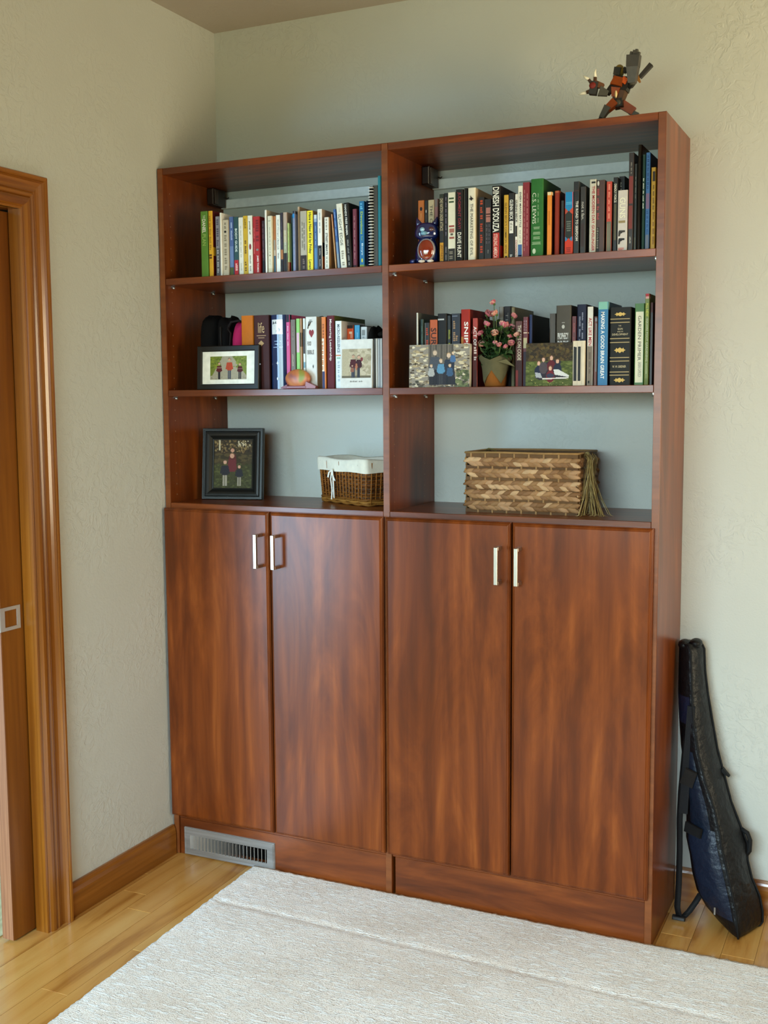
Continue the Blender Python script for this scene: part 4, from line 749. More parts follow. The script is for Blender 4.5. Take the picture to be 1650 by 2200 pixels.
    ('R2','navy hardback with two lines of pale lettering',1.2876,1.3117,0.025,0.16,0.2078,'h','1b2038','12141f',0,[],[('~6',0.15,0.9,0.25,0.42,'8c90a4'),('~6',0.1,0.85,0.55,0.7,'84889c')]),
    ('R2','white-topped book with red capitals and a taupe foot',1.3151,1.33,0.025,0.15,0.201,'p','dcd7cc','3c3430',0,[(0.5,1,'7c6e60'),(0.94,0.97,'1e1a18',0.2,0.5)],[('ACT LIKE MEN',0.14,0.49,0.25,0.8,'b22a26',1),('~3',0.58,0.85,0.35,0.65,'5c5044')]),
    ('R2','brown book with grey lettering left of the blue one',1.3315,1.3403,0.03,0.14,0.176,'p','6e3424','6e3424',0,[(0.02,0.07,'8c8c90',0.3,0.9),(0.1,0.8,'8a8480',0.5,0.9)],[]),
    ('R2','tall blue book with white capitals and a mint top',1.3448,1.3703,0.018,0.15,0.2113,'p','12699a','0f2c44',0,[(0,0.09,'7fb8a8')],[('MAKING A GOOD BRAIN GREAT',0.12,0.92,0.3,0.68,'f0f4f4',1)]),
    ('R2','broad black leather volume with gold ornament bands',1.3754,1.4286,0.018,0.19,0.1961,'h','191815','14120f',0,[],[('=1',0.145,0.155,0.02,0.95,'b8a070'),('=1',0.19,0.2,0.02,0.95,'b8a070'),('=1',0.395,0.405,0.02,0.95,'b8a070'),('=1',0.445,0.455,0.02,0.95,'b8a070'),('=1',0.64,0.65,0.02,0.95,'b8a070'),('=1',0.685,0.695,0.02,0.95,'b8a070'),('=1',0.825,0.835,0.02,0.95,'b8a070'),('=1',0.865,0.875,0.02,0.95,'b8a070'),('orn',0.06,0.12,0.22,0.78,'d2b060'),('orn',0.51,0.59,0.22,0.78,'d2b060'),('orn',0.9,0.97,0.22,0.78,'d2b060'),('THE',0.23,0.245,0.42,0.55,'d8c8a0',0,'h'),('GUN',0.265,0.29,0.38,0.62,'d8c8a0',0,'h'),('AND ITS',0.305,0.32,0.36,0.64,'d8c8a0',0,'h'),('DEVELOPMENT',0.335,0.36,0.12,0.88,'d8c8a0',0,'h'),('W. W. GREENER',0.745,0.775,0.15,0.8,'d8c8a0',0,'h')]),
    ('R2','cream book with green borders and black serif title',1.4384,1.4621,0.02,0.15,0.2035,'p','3e6b26','2c4c1c',0,[(0.1,0.97,'e4dfc4',0.1,0.92)],[('GARDEN PRIMER',0.15,0.7,0.35,0.68,'2f2c26'),('BARBARA DAMROSCH',0.72,0.9,0.4,0.75,'6c675c')]),
    ('R2','tall olive green paperback with a red top',1.4644,1.475,0.016,0.15,0.2265,'p','75802e','75802e',0,[(0,0.03,'b8303c'),(0.03,0.055,'dfa8a4'),(0.93,1,'6a7434')],[('ALL NEW',0.1,0.25,0.25,0.8,'d8d048',1),('SQUARE FOOT GARDENING',0.27,0.74,0.25,0.75,'c8c49c',1),('~1',0.76,0.88,0.4,0.6,'c4c490')]),
    ('R2','black and dark red narrow book against the right end panel',1.4755,1.4831,0.025,0.15,0.205,'p','221310','3c1210',0,[(0,0.12,'4a1a16')],[]),
]
BOOK = {}
for row in BOOKS: BOOK[row[1]] = make_book(*row)
def ribbons():
    t = BOOK['thick white book with a red heart on the spine']; b = MB()
    for s in (0, 1):
        pts = [(0.002+s*.004, 0.10, 0.196), (0.004+s*.002, 0.06, 0.205+s*.006), (-0.004+s*.004, 0.015, 0.202), (-0.006+s*.006, -0.001, 0.192), (-0.010+s*.004, -0.003, 0.172+s*.008)]
        b.tube(pts, 0.0011, 5, '14110f')
    b.build('bookmark_ribbon', M_WEB, t)
ribbons()
def notebook():
    x0, x1, yf, h = 0.7105, 0.7255, 0.016, 0.219
    t = thing('spiral_notebook', 'tall notebook with a black and white wire coil binding', 'notebook', (x0, yf, Z1+0.0002))
    w = x1-x0
    c = MB(); c.box(0, 0.0012, 0, 0.19, 0, h, '4c473e'); c.box(w-0.0012, w, 0, 0.19, 0, h, '3c372e'); c.box(0.0013, w-0.0013, 0, 0.0012, 0, h, '4c473e'); c.build('cover', M_PRINT, t)
    p = MB(); p.box(0.0014, w-0.0014, 0.002, 0.187, 0.001, h-0.001, 'cfc7b2'); p.build('page_block', M_PAGE, t)
    n = 26
    for i in range(n):
        z = 0.006+i*(h-0.012)/(n-1); b = MB()
        b.tube([(-0.004+0.0075*math.cos(a)*0.95, 0.002+0.009*math.sin(a)-.004, z+0.001*math.sin(a)) for a in [2*math.pi*k/14 for k in range(14)]], 0.0014, 6, 'f0f0ec', closed=True)
        b.build('coil_ring', M_PLASTIC, t)
    s = MB(); s.tube([(-0.004, 0.0, 0.003), (-0.004, 0.0, h-0.003)], 0.006, 10, '24221f'); s.build('coil_core', M_PLASTIC, t)
notebook()

# ------------------------------------------------------------------ pictures (flat photographic prints)
class Canvas:
    def __init__(s, nx, ny, base, seed=1):
        s.nx, s.ny = nx, ny; s.rng = np.random.default_rng(seed)
        s.a = np.zeros((ny, nx, 3)); s.a[:] = hx(base)
        s.X, s.Y = np.meshgrid((np.arange(nx)+.5)/nx, (np.arange(ny)+.5)/ny)     # Y runs downward
    def rect(s, x0, y0, x1, y1, c): s.a[(s.X >= x0) & (s.X < x1) & (s.Y >= y0) & (s.Y < y1)] = hx(c)
    def ell(s, cx, cy, rx, ry, c): s.a[((s.X-cx)/rx)**2+((s.Y-cy)/ry)**2 < 1] = hx(c)
    def poly(s, pts, c):
        ins = np.zeros_like(s.X, bool); n = len(pts)
        for i in range(n):
            (x0, y0), (x1, y1) = pts[i], pts[(i+1) % n]
            if y0 == y1: continue
            k = ((y0 > s.Y) != (y1 > s.Y)) & (s.X < (x1-x0)*(s.Y-y0)/(y1-y0)+x0); ins ^= k
        s.a[ins] = hx(c)
    def speck(s, x0, y0, x1, y1, cols, n, r=.02, fl=1.0):
        for _ in range(n):
            rr = r*s.rng.uniform(.4, 1.3)
            s.ell(s.rng.uniform(x0, x1), s.rng.uniform(y0, y1), rr*fl, rr, cols[s.rng.integers(len(cols))])
    def person(s, cx, top, foot, shirt, legs, head='c89a80', hair='3a2a20', wid=1.0):
        h = foot-top; asp = s.ny/s.nx
        hr = h*.075; w = h*.13*asp*wid
        s.rect(cx-w*.58, top+h*.5, cx-w*.06, foot, legs); s.rect(cx+w*.06, top+h*.5, cx+w*.58, foot, legs)
        s.poly([(cx-w*.9, top+h*.2), (cx+w*.9, top+h*.2), (cx+w*1.35, top+h*.52), (cx+w*.85, top+h*.54), (cx+w*.8, top+h*.58), (cx-w*.8, top+h*.58), (cx-w*.85, top+h*.54), (cx-w*1.35, top+h*.52)], shirt)
        s.ell(cx, top+hr*.85, hr*asp*.92, hr, hair); s.ell(cx, top+hr*1.15, hr*asp*.8, hr*.95, head)
    def build(s, name, w, h, parent, x=0, y=0, z=0, noise=.06):
        a = s.a*(1+noise*s.rng.standard_normal((s.ny, s.nx, 1))); a = np.clip(a, 0, 1)[::-1]
        nx, ny = s.nx, s.ny
        v = [(x+w*i/nx, y, z+h*j/ny) for j in range(ny+1) for i in range(nx+1)]
        f = [(j*(nx+1)+i, j*(nx+1)+i+1, (j+1)*(nx+1)+i+1, (j+1)*(nx+1)+i) for j in range(ny) for i in range(nx)]
        me = bpy.data.meshes.new(name); me.from_pydata(v, [], f)
        ca = me.color_attributes.new('Col', 'FLOAT_COLOR', 'CORNER'); cc = np.ones((ny*nx, 4, 4), np.float32)
        cc[:, :, :3] = a.reshape(-1, 1, 3); ca.data.foreach_set('color', cc.ravel()); me.materials.append(M_PHOTO); me.update()
        return link(name, me, parent)
def pic_kids():
    c = Canvas(96, 64, '9c9478', 2)
    c.poly([(.3, 0), (.62, 0), (1, .75), (1, 1), (0, 1), (0, .8)], 'a29a84'); c.poly([(0, 0), (.34, 0), (.05, .85), (0, .85)], '6f7a30'); c.poly([(.6, 0), (1, 0), (1, .85)], '76823a')
    c.speck(0, 0, .3, .5, ('5c6a24', '84902f', '7a8438'), 60, .03); c.speck(.65, 0, 1, .5, ('5f6c28', '8a9440', '707c34'), 60, .03); c.speck(0, .85, 1, 1, ('8d8672', 'a8a08a'), 40, .02)
    c.person(.25, .26, .98, '5a1c20', '2a2528'); c.rect(.19, .47, .31, .51, '8a6a60'); c.person(.53, .08, .98, 'b2462c', '3c4250'); c.person(.82, .3, .98, '4c1a1e', '26242a'); c.rect(.75, .53, .9, .57, '7c5a54')
    return c
def pic_stone():
    c = Canvas(110, 76, '8f867a', 3)
    rng = c.rng
    for _ in range(260): c.ell(rng.uniform(0, 1), rng.uniform(0, 1), rng.uniform(.02, .05), rng.uniform(.01, .03), ('cdbd9c', 'b09c78', 'ddd0b4', '70604a', '4a3e30', '98866a')[rng.integers(6)])
    c.rect(.32, 0, .74, .85, '5f5850')
    for i in range(14): c.rect(.32+i*.03, 0, .335+i*.03, .55, ('6c645a', '4e4842', '7a7066')[i % 3])
    c.speck(0, .85, 1, 1, ('5a5044', '8a7c68', '48443a'), 60, .025); c.speck(.78, .62, 1, 1, ('5c6444', '737a52', '4a5038'), 60, .03)
    c.poly([(.33, .55), (.75, .5), (.78, .95), (.34, .95)], '2c2c34')
    c.person(.43, .13, .93, '4a4e58', '26262c', 'cdb49c', '8a7a6a', 1.1); c.person(.66, .2, .95, '2f3644', '22242c', 'd8bca4', 'b08a5c'); c.person(.73, .18, .6, '4a6a94', '2a2e3a', 'd8bca4', 'c8a470')
    c.person(.53, .34, .93, '5a8cae', '3c3c40', 'd4b8a0', 'c0a07c'); c.person(.37, .46, .95, 'a8a8a6', '2c2c30', 'd4b8a0', 'a88a64'); c.person(.68, .46, .95, '3c5878', '2a2a30', 'd4b8a0', 'b89868')
    return c
def pic_family():
    c = Canvas(100, 92, '4a4a1c', 4)
    c.rect(0, 0, 1, .42, '3a2c18'); c.speck(0, 0, 1, .4, ('2a2012', '4c3a1c', '5c4a22', '342814', '473c20'), 260, .035)
    c.rect(0, .42, 1, 1, '4b5522'); c.speck(0, .45, 1, 1, ('5c6630', '3e481c', '525c26', '6a7238'), 200, .025, 2.0); c.speck(.1, .85, 1, 1, ('b0a050', 'c0b070'), 16, .008)
    c.poly([(.55, .4), (.75, .42), (.72, .75), (.9, .78), (.9, .84), (.3, .86), (.2, .8), (.25, .55)], '2a2430')
    for cx, cy, sh in ((.28, .46, '20243c'), (.38, .38, '4c4248'), (.55, .34, '5a1822'), (.68, .42, '1f2438'), (.53, .58, '6a1c26')):
        c.ell(cx, cy+.2, .09, .14, sh); c.ell(cx, cy, .04, .055, '6a4a34'); c.ell(cx, cy+.015, .034, .048, 'd8ac94')
    c.poly([(.2, .68), (.32, .7), (.36, .82), (.22, .8)], 'a8aab0'); c.poly([(.6, .62), (.7, .62), (.93, .76), (.92, .8), (.62, .74)], 'd8d8d8'); c.poly([(.36, .82), (.92, .8), (.92, .83), (.36, .85)], 'dcd8d4'); c.ell(.53, .76, .08, .05, '30344c')
    return c
def pic_couple():
    c = Canvas(64, 64, 'b3a78c', 5)
    for _ in range(70): c.ell(c.rng.uniform(.3, 1), c.rng.uniform(0, .9), .09, .07, ('a89c82', 'bcb096', 'c4b8a0', '9c9078')[c.rng.integers(4)])
    c.rect(0, .92, 1, 1, '6a6250')
    c.person(.39, .2, .98, '4a1a20', '3a3c46', 'c09a80', '6a5a4c', .95); c.person(.58, .22, .98, '3c1c22', '34363e', 'c8a088', '2c2020', .9); c.person(.36, .55, .98, '8a5a48', '40424c', 'c8a088', '5a4434', .9); c.ell(.5, .62, .04, .12, 'a86a4c'); c.ell(.68, .36, .04, .07, '7a3036')
    return c
def pic_woods():
    c = Canvas(72, 100, '3a3418', 6)
    c.rect(0, 0, 1, .4, '3a2c16'); c.speck(0, 0, 1, .25, ('2a2010', '6a5430', '4c3c1e', '8a7448', '33280f'), 220, .025); c.speck(.6, .02, 1, .15, ('d8ccae', 'b8a884'), 20, .02); c.rect(.12, 0, .17, .22, 'c8bc9c')
    c.rect(0, .5, 1, 1, '3c3c18'); c.speck(0, .3, 1, .5, ('42381c', '544624', '352c14'), 120, .03, 3); c.speck(0, .5, 1, 1, ('46481e', '34340f', '54562a'), 160, .02, 2)
    c.person(.48, .17, .75, '5a2420', '3c3c1c', 'c8967c', '5a3c28', .8); c.person(.47, .28, .93, '6a282c', '3f3f1e', 'd0a088', '8a6a50', .85); c.person(.29, .42, .95, '24222a', 'a8a090', 'd4a890', '5a4434', 1.0); c.person(.66, .52, .95, '222028', '9c9484', 'd4a890', '6a5440', 1.0)
    return c

def tilt(t, rx, rz=0): t.rotation_euler = (math.radians(rx), 0, math.radians(rz)); return t
def ring_frame(b, w, h, prof, col):
    """mitred frame: prof = list of (inset, depth) from the outer back edge to the opening"""
    rings = [[(i, y, i), (w-i, y, i), (w-i, y, h-i), (i, y, h-i)] for i, y in prof]
    b.loft(rings, col, False, False)
def small_frame():
    w, h = 0.2183, 0.1310
    t = tilt(thing('framed_picture', 'black landscape frame with white mat and photo of three walking children', 'photo frame', (0.1148, 0.016, Z2+0.0002)), -3)
    b = MB(); ring_frame(b, w, h, [(0, .012), (0, 0), (.002, -.002), (.014, -.002), (.017, .001), (.017, .004)], '15120f'); b.box(.001, w-.001, .006, .012, .001, h-.001, '15120f'); b.build('frame', M_BLACKW, t)
    m = MB(); m.box(.0155, w-.0155, .0035, .0055, .0155, h-.0155, 'f2efe2'); m.build('mat', M_PAGE, t)
    pic_kids().build('photo_print', .1285, .0693, t, .0448, .0031, .0304)
    s = MB(); s.box(w+.0001, w+.002, .003, .008, h*.55, h*.58, 'c8c8c8'); s.build('clip', M_NICKEL, t)
small_frame()
def photo_blocks():
    t = tilt(thing('photo_block', 'canvas photo of a family before a stone wall', 'photo print', (0.8188, 0.013, Z2+0.0002)), -2)
    b = MB(); b.box(0, .1773, .0004, .016, 0, .1160, 'c9c2b2'); b.build('block', M_PAGE, t); pic_stone().build('photo_print', .1765, .1152, t, .0004, 0, .0004)
    t = tilt(thing('photo_block', 'canvas photo of a family sitting on the grass', 'photo print', (1.1541, 0.013, Z2+0.0002)), -2)
    b = MB(); b.box(0, .1262, .0004, .014, 0, .1120, '2a2412'); b.build('block', M_PAGE, t); pic_family().build('photo_print', .1258, .1116, t, .0002, 0, .0002)
    t = tilt(thing('photo_booklet', 'white square photo booklet with a couple before a sandstone wall', 'booklet', (0.6085, 0.006, Z2+0.0002)), -3, 1)
    b = MB(); b.box(0, .0985, .0006, .012, 0, .1368, 'dcdcd8'); b.build('cover', M_PAGE, t); pic_couple().build('photo_print', .0905, .0815, t, .0044, 0, .0285)
    q = MB()
    for i, (x, wd) in enumerate(((.030, .002), (.033, .003), (.037, .002), (.040, .003), (.044, .002), (.047, .003), (.051, .002), (.058, .003), (.062, .002), (.065, .002), (.068, .0015))):
        q.add([(x, .0002, .0165), (x+wd*.8, .0002, .0165), (x+wd*.8, .0002, .0165+.004+.0015*(i % 3 == 0)), (x, .0002, .0165+.004)], [(0, 1, 2, 3)], '77746c')
    o = q.build('lettering', M_LET, t); o['kind'] = 'stuff'
photo_blocks()
def piano_book():
    t = thing('book', 'cream book with piano key bars on the cover, beside the grass photo', 'book', (1.2812, 0.013, Z2+0.0002), 0, GRP['R2'])
    w, h = .0313, .1148
    b = MB(); b.bbox(0, w, 0, .009, 0, h, .0006, 'd9c9ae'); b.build('cover', M_PRINT, t)
    p = MB(); p.box(.001, w-.001, .0092, .0120, .002, h-.002, 'cfc4a6'); p.build('page_block', M_PAGE, t)
    k = MB(); k.box(.0022, .0100, -.0006, -.0002, .012, h*.86, '181412'); k.box(.0022, .0060, -.0006, -.0002, h*.86, h*.87, '181412'); k.box(.0135, .0205, -.0006, -.0002, .012, h*.87, '181412')
    for x in (.0118, .0235): k.box(x, x+.0004, -.0005, -.0002, .003, h-.003, 'a89a80')
    k.build('key_print', M_LET, t)
piano_book()
def big_frame():
    w, h = 0.200, 0.2265
    t = tilt(thing('framed_picture', 'heavy black moulded frame with a woodland family portrait on the lowest shelf', 'photo frame', (0.0445, 0.128, Z3+0.0004)), -7, 15)
    b = MB(); ring_frame(b, w, h, [(0, .018), (0, .002), (.002, -.001), (.005, -.001), (.006, .001), (.009, .001), (.012, -.003), (.018, -.0045), (.024, -.002), (.030, .004), (.032, .006), (.034, .004), (.037, .005), (.037, .010)], '191a18'); b.box(.002, w-.002, .013, .018, .002, h-.002, '12110f')
    b.build('frame', M_BLACKW, t)
    pic_woods().build('photo_print', w-.072, h-.072, t, .036, .009, .036)
    s = MB(); s.box(w/2-.02, w/2+.02, .0, .003, -.001, .12, '12110f', Matrix.Translation((0, .054, .0)) @ Matrix.Rotation(math.radians(16), 4, 'X')); s.build('easel_back', M_BLACKW, t)
big_frame()

# ------------------------------------------------------------------ small shelf things
def cases():
    xs = [(0.7064, 0.7124, '35332f', 'dark slim disc case left of the grey ones'), (0.7130, 0.7192, 'b5aa9a', 'beige slim disc case beside the dark one'), (0.7198, 0.7262, '8b8d90', 'mid grey slim disc case, second from the centre panel'), (0.7268, 0.7336, 'a2a3a2', 'pale grey slim disc case touching the centre panel')]
    for x0, x1, c, l in xs:
        t = thing('disc_case', l, 'disc case', (x0, 0.021, Z2+0.0002), 0, 'slim disc cases beside the photo booklet')
        w = x1-x0; b = MB(); b.bbox(0, w, 0, .12, 0, .1378, .0007, c); b.build('case', M_PLASTIC, t)
        s = MB(); s.box(w*.35, w*.62, -.0004, .0001, .004, .134, 'd8d4cc' if c != '35332f' else '5a5650'); s.build('spine_label', M_LET, t)
cases()
def soft_blob(name, cx, cy, cz, rx, ry, rz, col, mat, parent, seed, amp=.12, p=.55):
    rnd = random.Random(seed); b = MB(); n, m = 20, 12; ph = [rnd.uniform(0, 6.28) for _ in range(6)]
    rings = []
    for i in range(m+1):
        tt = -math.pi/2+math.pi*i/m; ring = []
        for k in range(n):
            a = 2*math.pi*k/n
            sg = lambda v: math.copysign(abs(v)**p, v)
            x, y, z = sg(math.cos(a))*max(abs(math.cos(tt)), .03)**p, sg(math.sin(a))*max(abs(math.cos(tt)), .03)**p, sg(math.sin(tt))
            q = 1+amp*(math.sin(3*a+ph[0]+2*tt)+.6*math.sin(5*tt+ph[1]+a)+.5*math.sin(4*a-3*tt+ph[2]))/2
            if tt < 0: q = 1+(q-1)*.3
            ring.append((cx+rx*x*q, cy+ry*y*q, cz+rz*z*(q if tt > 0 else 1)))
        rings.append(ring)
    b.loft(rings, col); return b.build(name, mat, parent)
t = thing('zip_pouch', 'black soft pouch at the left end above the landscape frame', 'pouch', (0.118, 0.12, Z2+.0004), 0, 'soft pouches on the middle left shelf')
soft_blob('pouch_body', 0, 0, .113, .030, .055, .112, '0d0c0d', M_FABRIC, t, 1, .08)
t = thing('zip_pouch', 'black soft pouch between the left pouch and the pink one', 'pouch', (0.173, 0.125, Z2+.0004), 0, 'soft pouches on the middle left shelf')
soft_blob('pouch_body', 0, 0, .111, .0245, .06, .110, '0f0e10', M_FABRIC, t, 2, .08)
s = MB(); s.tube([(.0, -.062, .19), (.0, -.064, .16), (.002, -.063, .12)], .003, 6, '1a191b'); s.build('zip', M_WEB, t)
t = thing('zip_pouch', 'hot pink pouch with a black strap beside the orange hardback', 'pouch', (0.2215, 0.115, Z2+.0004), 0, 'soft pouches on the middle left shelf')
soft_blob('pouch_body', .004, 0, .102, .0205, .05, .101, 'c02a62', M_FABRIC, t, 3, .06)
s = MB(); s.tube([(-.022, -.05, .195), (-.020, -.054, .18), (-.010, -.056, .17), (-.014, -.056, .13), (-.016, -.055, .10)], .0045, 6, '160e10', flat=.5); s.tube([(-.022, -.052, .185), (-.012, -.05, .203), (.012, -.045, .207), (.02, -.03, .2)], .004, 6, '140d10'); s.build('strap', M_WEB, t)
t = thing('crumpled_bag', 'crumpled black cloth bag behind the disc cases', 'bag', (0.6865, 0.09, Z2+.0004))
soft_blob('bag_body', 0, 0, .0865, .0172, .058, .0855, '0e0c0b', M_FABRIC, t, 5, .10, .7)
s = MB(); s.ell((.031, -.005, .1505), (.0185, .045, .0105), '12100e', 14, 8); s.build('draped_flap', M_FABRIC, t)

def marbled_ball():
    m, nt, b = new_mat('marbled_glaze'); L = nt.links
    g = N(nt, 'ShaderNodeTexCoord'); n = N(nt, 'ShaderNodeTexNoise'); n.inputs['Scale'].default_value = 16; n.inputs['Distortion'].default_value = 0.4
    L.new(g.outputs['Object'], n.inputs['Vector'])
    L.new(ramp(nt, n.outputs['Fac'], [(.32, '6a3a52'), (.42, 'b4643c'), (.5, 'c07a48'), (.56, '8a8a3c'), (.64, '6f8a3a'), (.74, '4a6470')]), b.inputs['Base Color']); b.inputs['Roughness'].default_value = 0.4
    t = thing('marbled_ball', 'marbled orange and green stone ball on a mauve foot', 'ornament', (0.4665, 0.0145, Z2+.0004))
    o = MB(); o.ell((0, 0, .0285), (.0415, .0142, .0280), 'b4643c', 24, 14); o.build('ball', m, t)
    f = MB(); f.bbox(-.034, .034, -.0125, .0125, 0, .009, .003, '8a5258'); f.limb((.030, -.001, .0105), (.062, -.001, .0035), .010, .003, .010, .008, '94585c'); f.limb((-.03, -.001, .0065), (-.052, -.001, .0025), .006, .002, .010, .008, '7c4650'); f.build('foot', M_PLASTIC, t)
marbled_ball()

def glass_cat():
    t = thing('cat_figurine', 'cobalt blue glass cat with an orange belly on the upper right shelf', 'figurine', (0.866, 0.034, Z1+.0003), math.radians(12))
    bl = '101d50'
    b = MB(); b.lathe([(.012, 0), (.028, .001), (.0325, .008), (.0335, .022), (.031, .040), (.027, .054), (.022, .066), (.018, .072)], 24, (0, 0), bl); b.build('body', M_GLASSY, t)
    h = MB(); rings = []
    for z, rx, ry in ((.062, .012, .010), (.066, .026, .020), (.074, .0335, .024), (.086, .0335, .024), (.098, .030, .021), (.106, .024, .017), (.109, .014, .010)):
        rings.append([(math.copysign(abs(math.cos(a))**.8, math.cos(a))*rx, math.copysign(abs(math.sin(a))**.9, math.sin(a))*ry-.004, z) for a in [2*math.pi*k/24 for k in range(24)]])
    h.loft(rings, bl); hd = h.build('head', M_GLASSY, t)
    for s in (-1, 1):
        e = MB(); e.loft([[(s*.019+.012*math.cos(a), -.004+.007*math.sin(a), .100) for a in [2*math.pi*k/10 for k in range(10)]], [(s*.023+.008*math.cos(a), -.004+.005*math.sin(a), .111) for a in [2*math.pi*k/10 for k in range(10)]], [(s*.0285+.001*math.cos(a), -.004+.001*math.sin(a), .1245) for a in [2*math.pi*k/10 for k in range(10)]]], bl); e.build('ear', M_GLASSY, hd)
        y = MB(); y.ell((s*.012+.003, -.0265, .089), (.007, .003, .006), '4a1a1c' if s > 0 else '8fb8c8', 12, 6); y.build('eye', M_GLASSY, hd)
    z = MB(); z.ell((-.004, -.027, .079), (.010, .005, .006), '5f94ac', 14, 8); z.build('muzzle_highlight', M_GLASSY, hd)  # pale blue piece, a highlight on the glass painted as colour
    r = MB(); r.ell((.002, -.026, .034), (.0255, .010, .031), '8f8b92', 20, 12); r.build('chest_rim', M_GLASSY, t)
    k = MB(); k.ell((.002, -.030, .034), (.0215, .0085, .0272), '822610', 20, 12); k.build('belly', M_GLASSY, t)
    tl = MB(); tl.tube([(-.024, .012, .008), (-.036, .0, .007), (-.041, -.010, .006), (-.034, -.018, .006)], [.008, .0075, .0065, .004], 10, '2a3a78'); tl.build('tail', M_GLASSY, t)
    for s in (-1, 1):
        f = MB(); f.ell((s*.012+.002, -.032, .004), (.010, .008, .0042), 'd4ccc4', 12, 6); f.build('paw', M_GLASSY, t)
glass_cat()

def robot():
    t = thing('toy_robot', 'articulated brown and orange toy robot with white claws on top of the bookcase', 'toy', (1.375, 0.085, H+.0003))
    X0, Y0, Z0 = 1.375, 0.0, H
    def q(x, z, y=0.0): return (x-X0, y, z-Z0)
    gy, dg, orr, br, wh, gd = '4a463c', '221e19', '8a3c08', '4e2e0c', 'efe8d2', '8c7434'
    def part(n, fn, mat=M_TOY): b = MB(); fn(b); return b.build(n, mat, t)
    def legL(b):
        b.limb(q(1.3684, 2.184, -.012), q(1.345, 2.163, -.018), .010, .008, .011, .009, orr); b.limb(q(1.352, 2.172, -.020), q(1.336, 2.146, -.022), .009, .006, .009, .007, gy)
    def legR(b):
        b.limb(q(1.380, 2.182, .012), q(1.409, 2.162, .018), .011, .010, .012, .010, orr); b.limb(q(1.398, 2.163, .016), q(1.419, 2.152, .02), .006, .006, .008, .007, gy)
    part('leg', legL); part('leg', legR)
    def foot(x, y):
        def f(b): b.bbox(x-X0-.009, x-X0+.011, y-.020, y+.014, 0, .009, .002, dg); b.ell((x-X0, y, .014), (.0065, .0075, .009), dg, 10, 6); b.limb((x-X0, y-.018, .005), (x-X0-.006, y-.030, .003), .006, .003, .004, .002, gy)
        return f
    part('foot', foot(1.3345, -.022)); part('foot', foot(1.421, .020))
    def hips(b): b.limb(q(1.362, 2.180, 0), q(1.386, 2.182, 0), .010, .010, .016, .016, dg); b.ell(q(1.374, 2.181, -.014), (.010, .006, .009), gy, 12, 6)
    part('hips', hips)
    def torso(b):
        b.limb(q(1.372, 2.186), q(1.378, 2.212), .012, .016, .013, .017, br); b.limb(q(1.378, 2.212), q(1.385, 2.245), .018, .023, .018, .016, dg)
        b.limb(q(1.366, 2.196, -.016), q(1.371, 2.218, -.020), .006, .011, .005, .005, orr); b.limb(q(1.371, 2.222, -.02), q(1.378, 2.242, -.017), .015, .012, .006, .005, orr); b.limb(q(1.388, 2.226, -.019), q(1.397, 2.238, -.018), .006, .008, .004, .004, 'd0581a')
        b.ell(q(1.372, 2.201, -.022), (.0035, .003, .010), 'e0c890', 8, 6)
    part('torso', torso)
    def head(b):
        b.ell(q(1.3745, 2.262), (.013, .014, .016), gd, 14, 8); b.limb(q(1.370, 2.250, -.012), q(1.374, 2.268, -.013), .008, .009, .004, .004, '2a2418'); b.limb(q(1.384, 2.257), q(1.392, 2.268), .006, .004, .006, .005, dg); b.limb(q(1.392, 2.268), q(1.396, 2.255), .004, .004, .005, .005, dg)
    part('head', head)
    def armL(b):
        b.ell(q(1.362, 2.226, -.008), (.009, .009, .009), dg, 10, 6); b.limb(q(1.360, 2.221, -.012), q(1.349, 2.205, -.020), .007, .006, .008, .007, dg); b.limb(q(1.351, 2.204, -.02), q(1.330, 2.212, -.026), .006, .012, .008, .010, gy); b.limb(q(1.340, 2.222, -.024), q(1.318, 2.231, -.028), .006, .008, .009, .009, '6a3c12')
    part('arm', armL)
    def fist(b): b.limb(q(1.326, 2.217, -.028), q(1.308, 2.221, -.030), .015, .016, .012, .011, '33302b'); b.ell(q(1.316, 2.224, -.041), (.009, .003, .008), '7a241c', 10, 6)
    part('fist', fist)
    for a, m_, e in (((1.319, 2.232), (1.3205, 2.246), (1.3225, 2.266)), ((1.309, 2.234), (1.304, 2.242), (1.290, 2.2535)), ((1.308, 2.214), (1.298, 2.211), (1.2775, 2.2075))):
        def claw(b, a=a, m_=m_, e=e): b.limb(q(*a, -.030), q(*m_, -.031), .0035, .0035, .004, .004, br); b.tube([q(*m_, -.031), q((m_[0]*.5+e[0]*.5)-.002, m_[1]*.5+e[1]*.5, -.032), q(*e, -.032)], [.0042, .0034, .0006], 8, wh)
        part('claw', claw)
    def armR(b):
        b.ell(q(1.405, 2.238, .0), (.010, .010, .010), '4a1c10', 10, 6); b.limb(q(1.402, 2.218, -.005), q(1.410, 2.226, -.012), .006, .008, .007, .007, dg); b.ell(q(1.411, 2.226, -.014), (.009, .009, .008), gy, 10, 6)
        b.limb(q(1.411, 2.224, -.015), q(1.413, 2.262, -.018), .009, .0145, .010, .013, '54504b'); b.limb(q(1.413, 2.262, -.018), q(1.4155, 2.290, -.020), .0150, .0165, .013, .012, '46423d')
    part('arm', armR)
    for dx, l in ((-.007, .299), (.0, .3015), (.006, .303), (.0115, .296)):
        def fin(b, dx=dx, l=l): b.limb(q(1.4150+dx, 2.288, -.02), q(1.4172+dx, 2.0+l, -.021), .0030, .0028, .007, .006, '4a4640')
        part('finger', fin)
    def stick(b): b.limb(q(1.426, 2.241, .004), q(1.4535, 2.270, .008), .0045, .0058, .006, .006, '37332e')
    part('staff', stick)
    def wing(b): b.limb(q(1.419, 2.243, .0), q(1.427, 2.228, .004), .006, .002, .004, .002, '8a5a18')
    part('back_spike', wing)
robot()

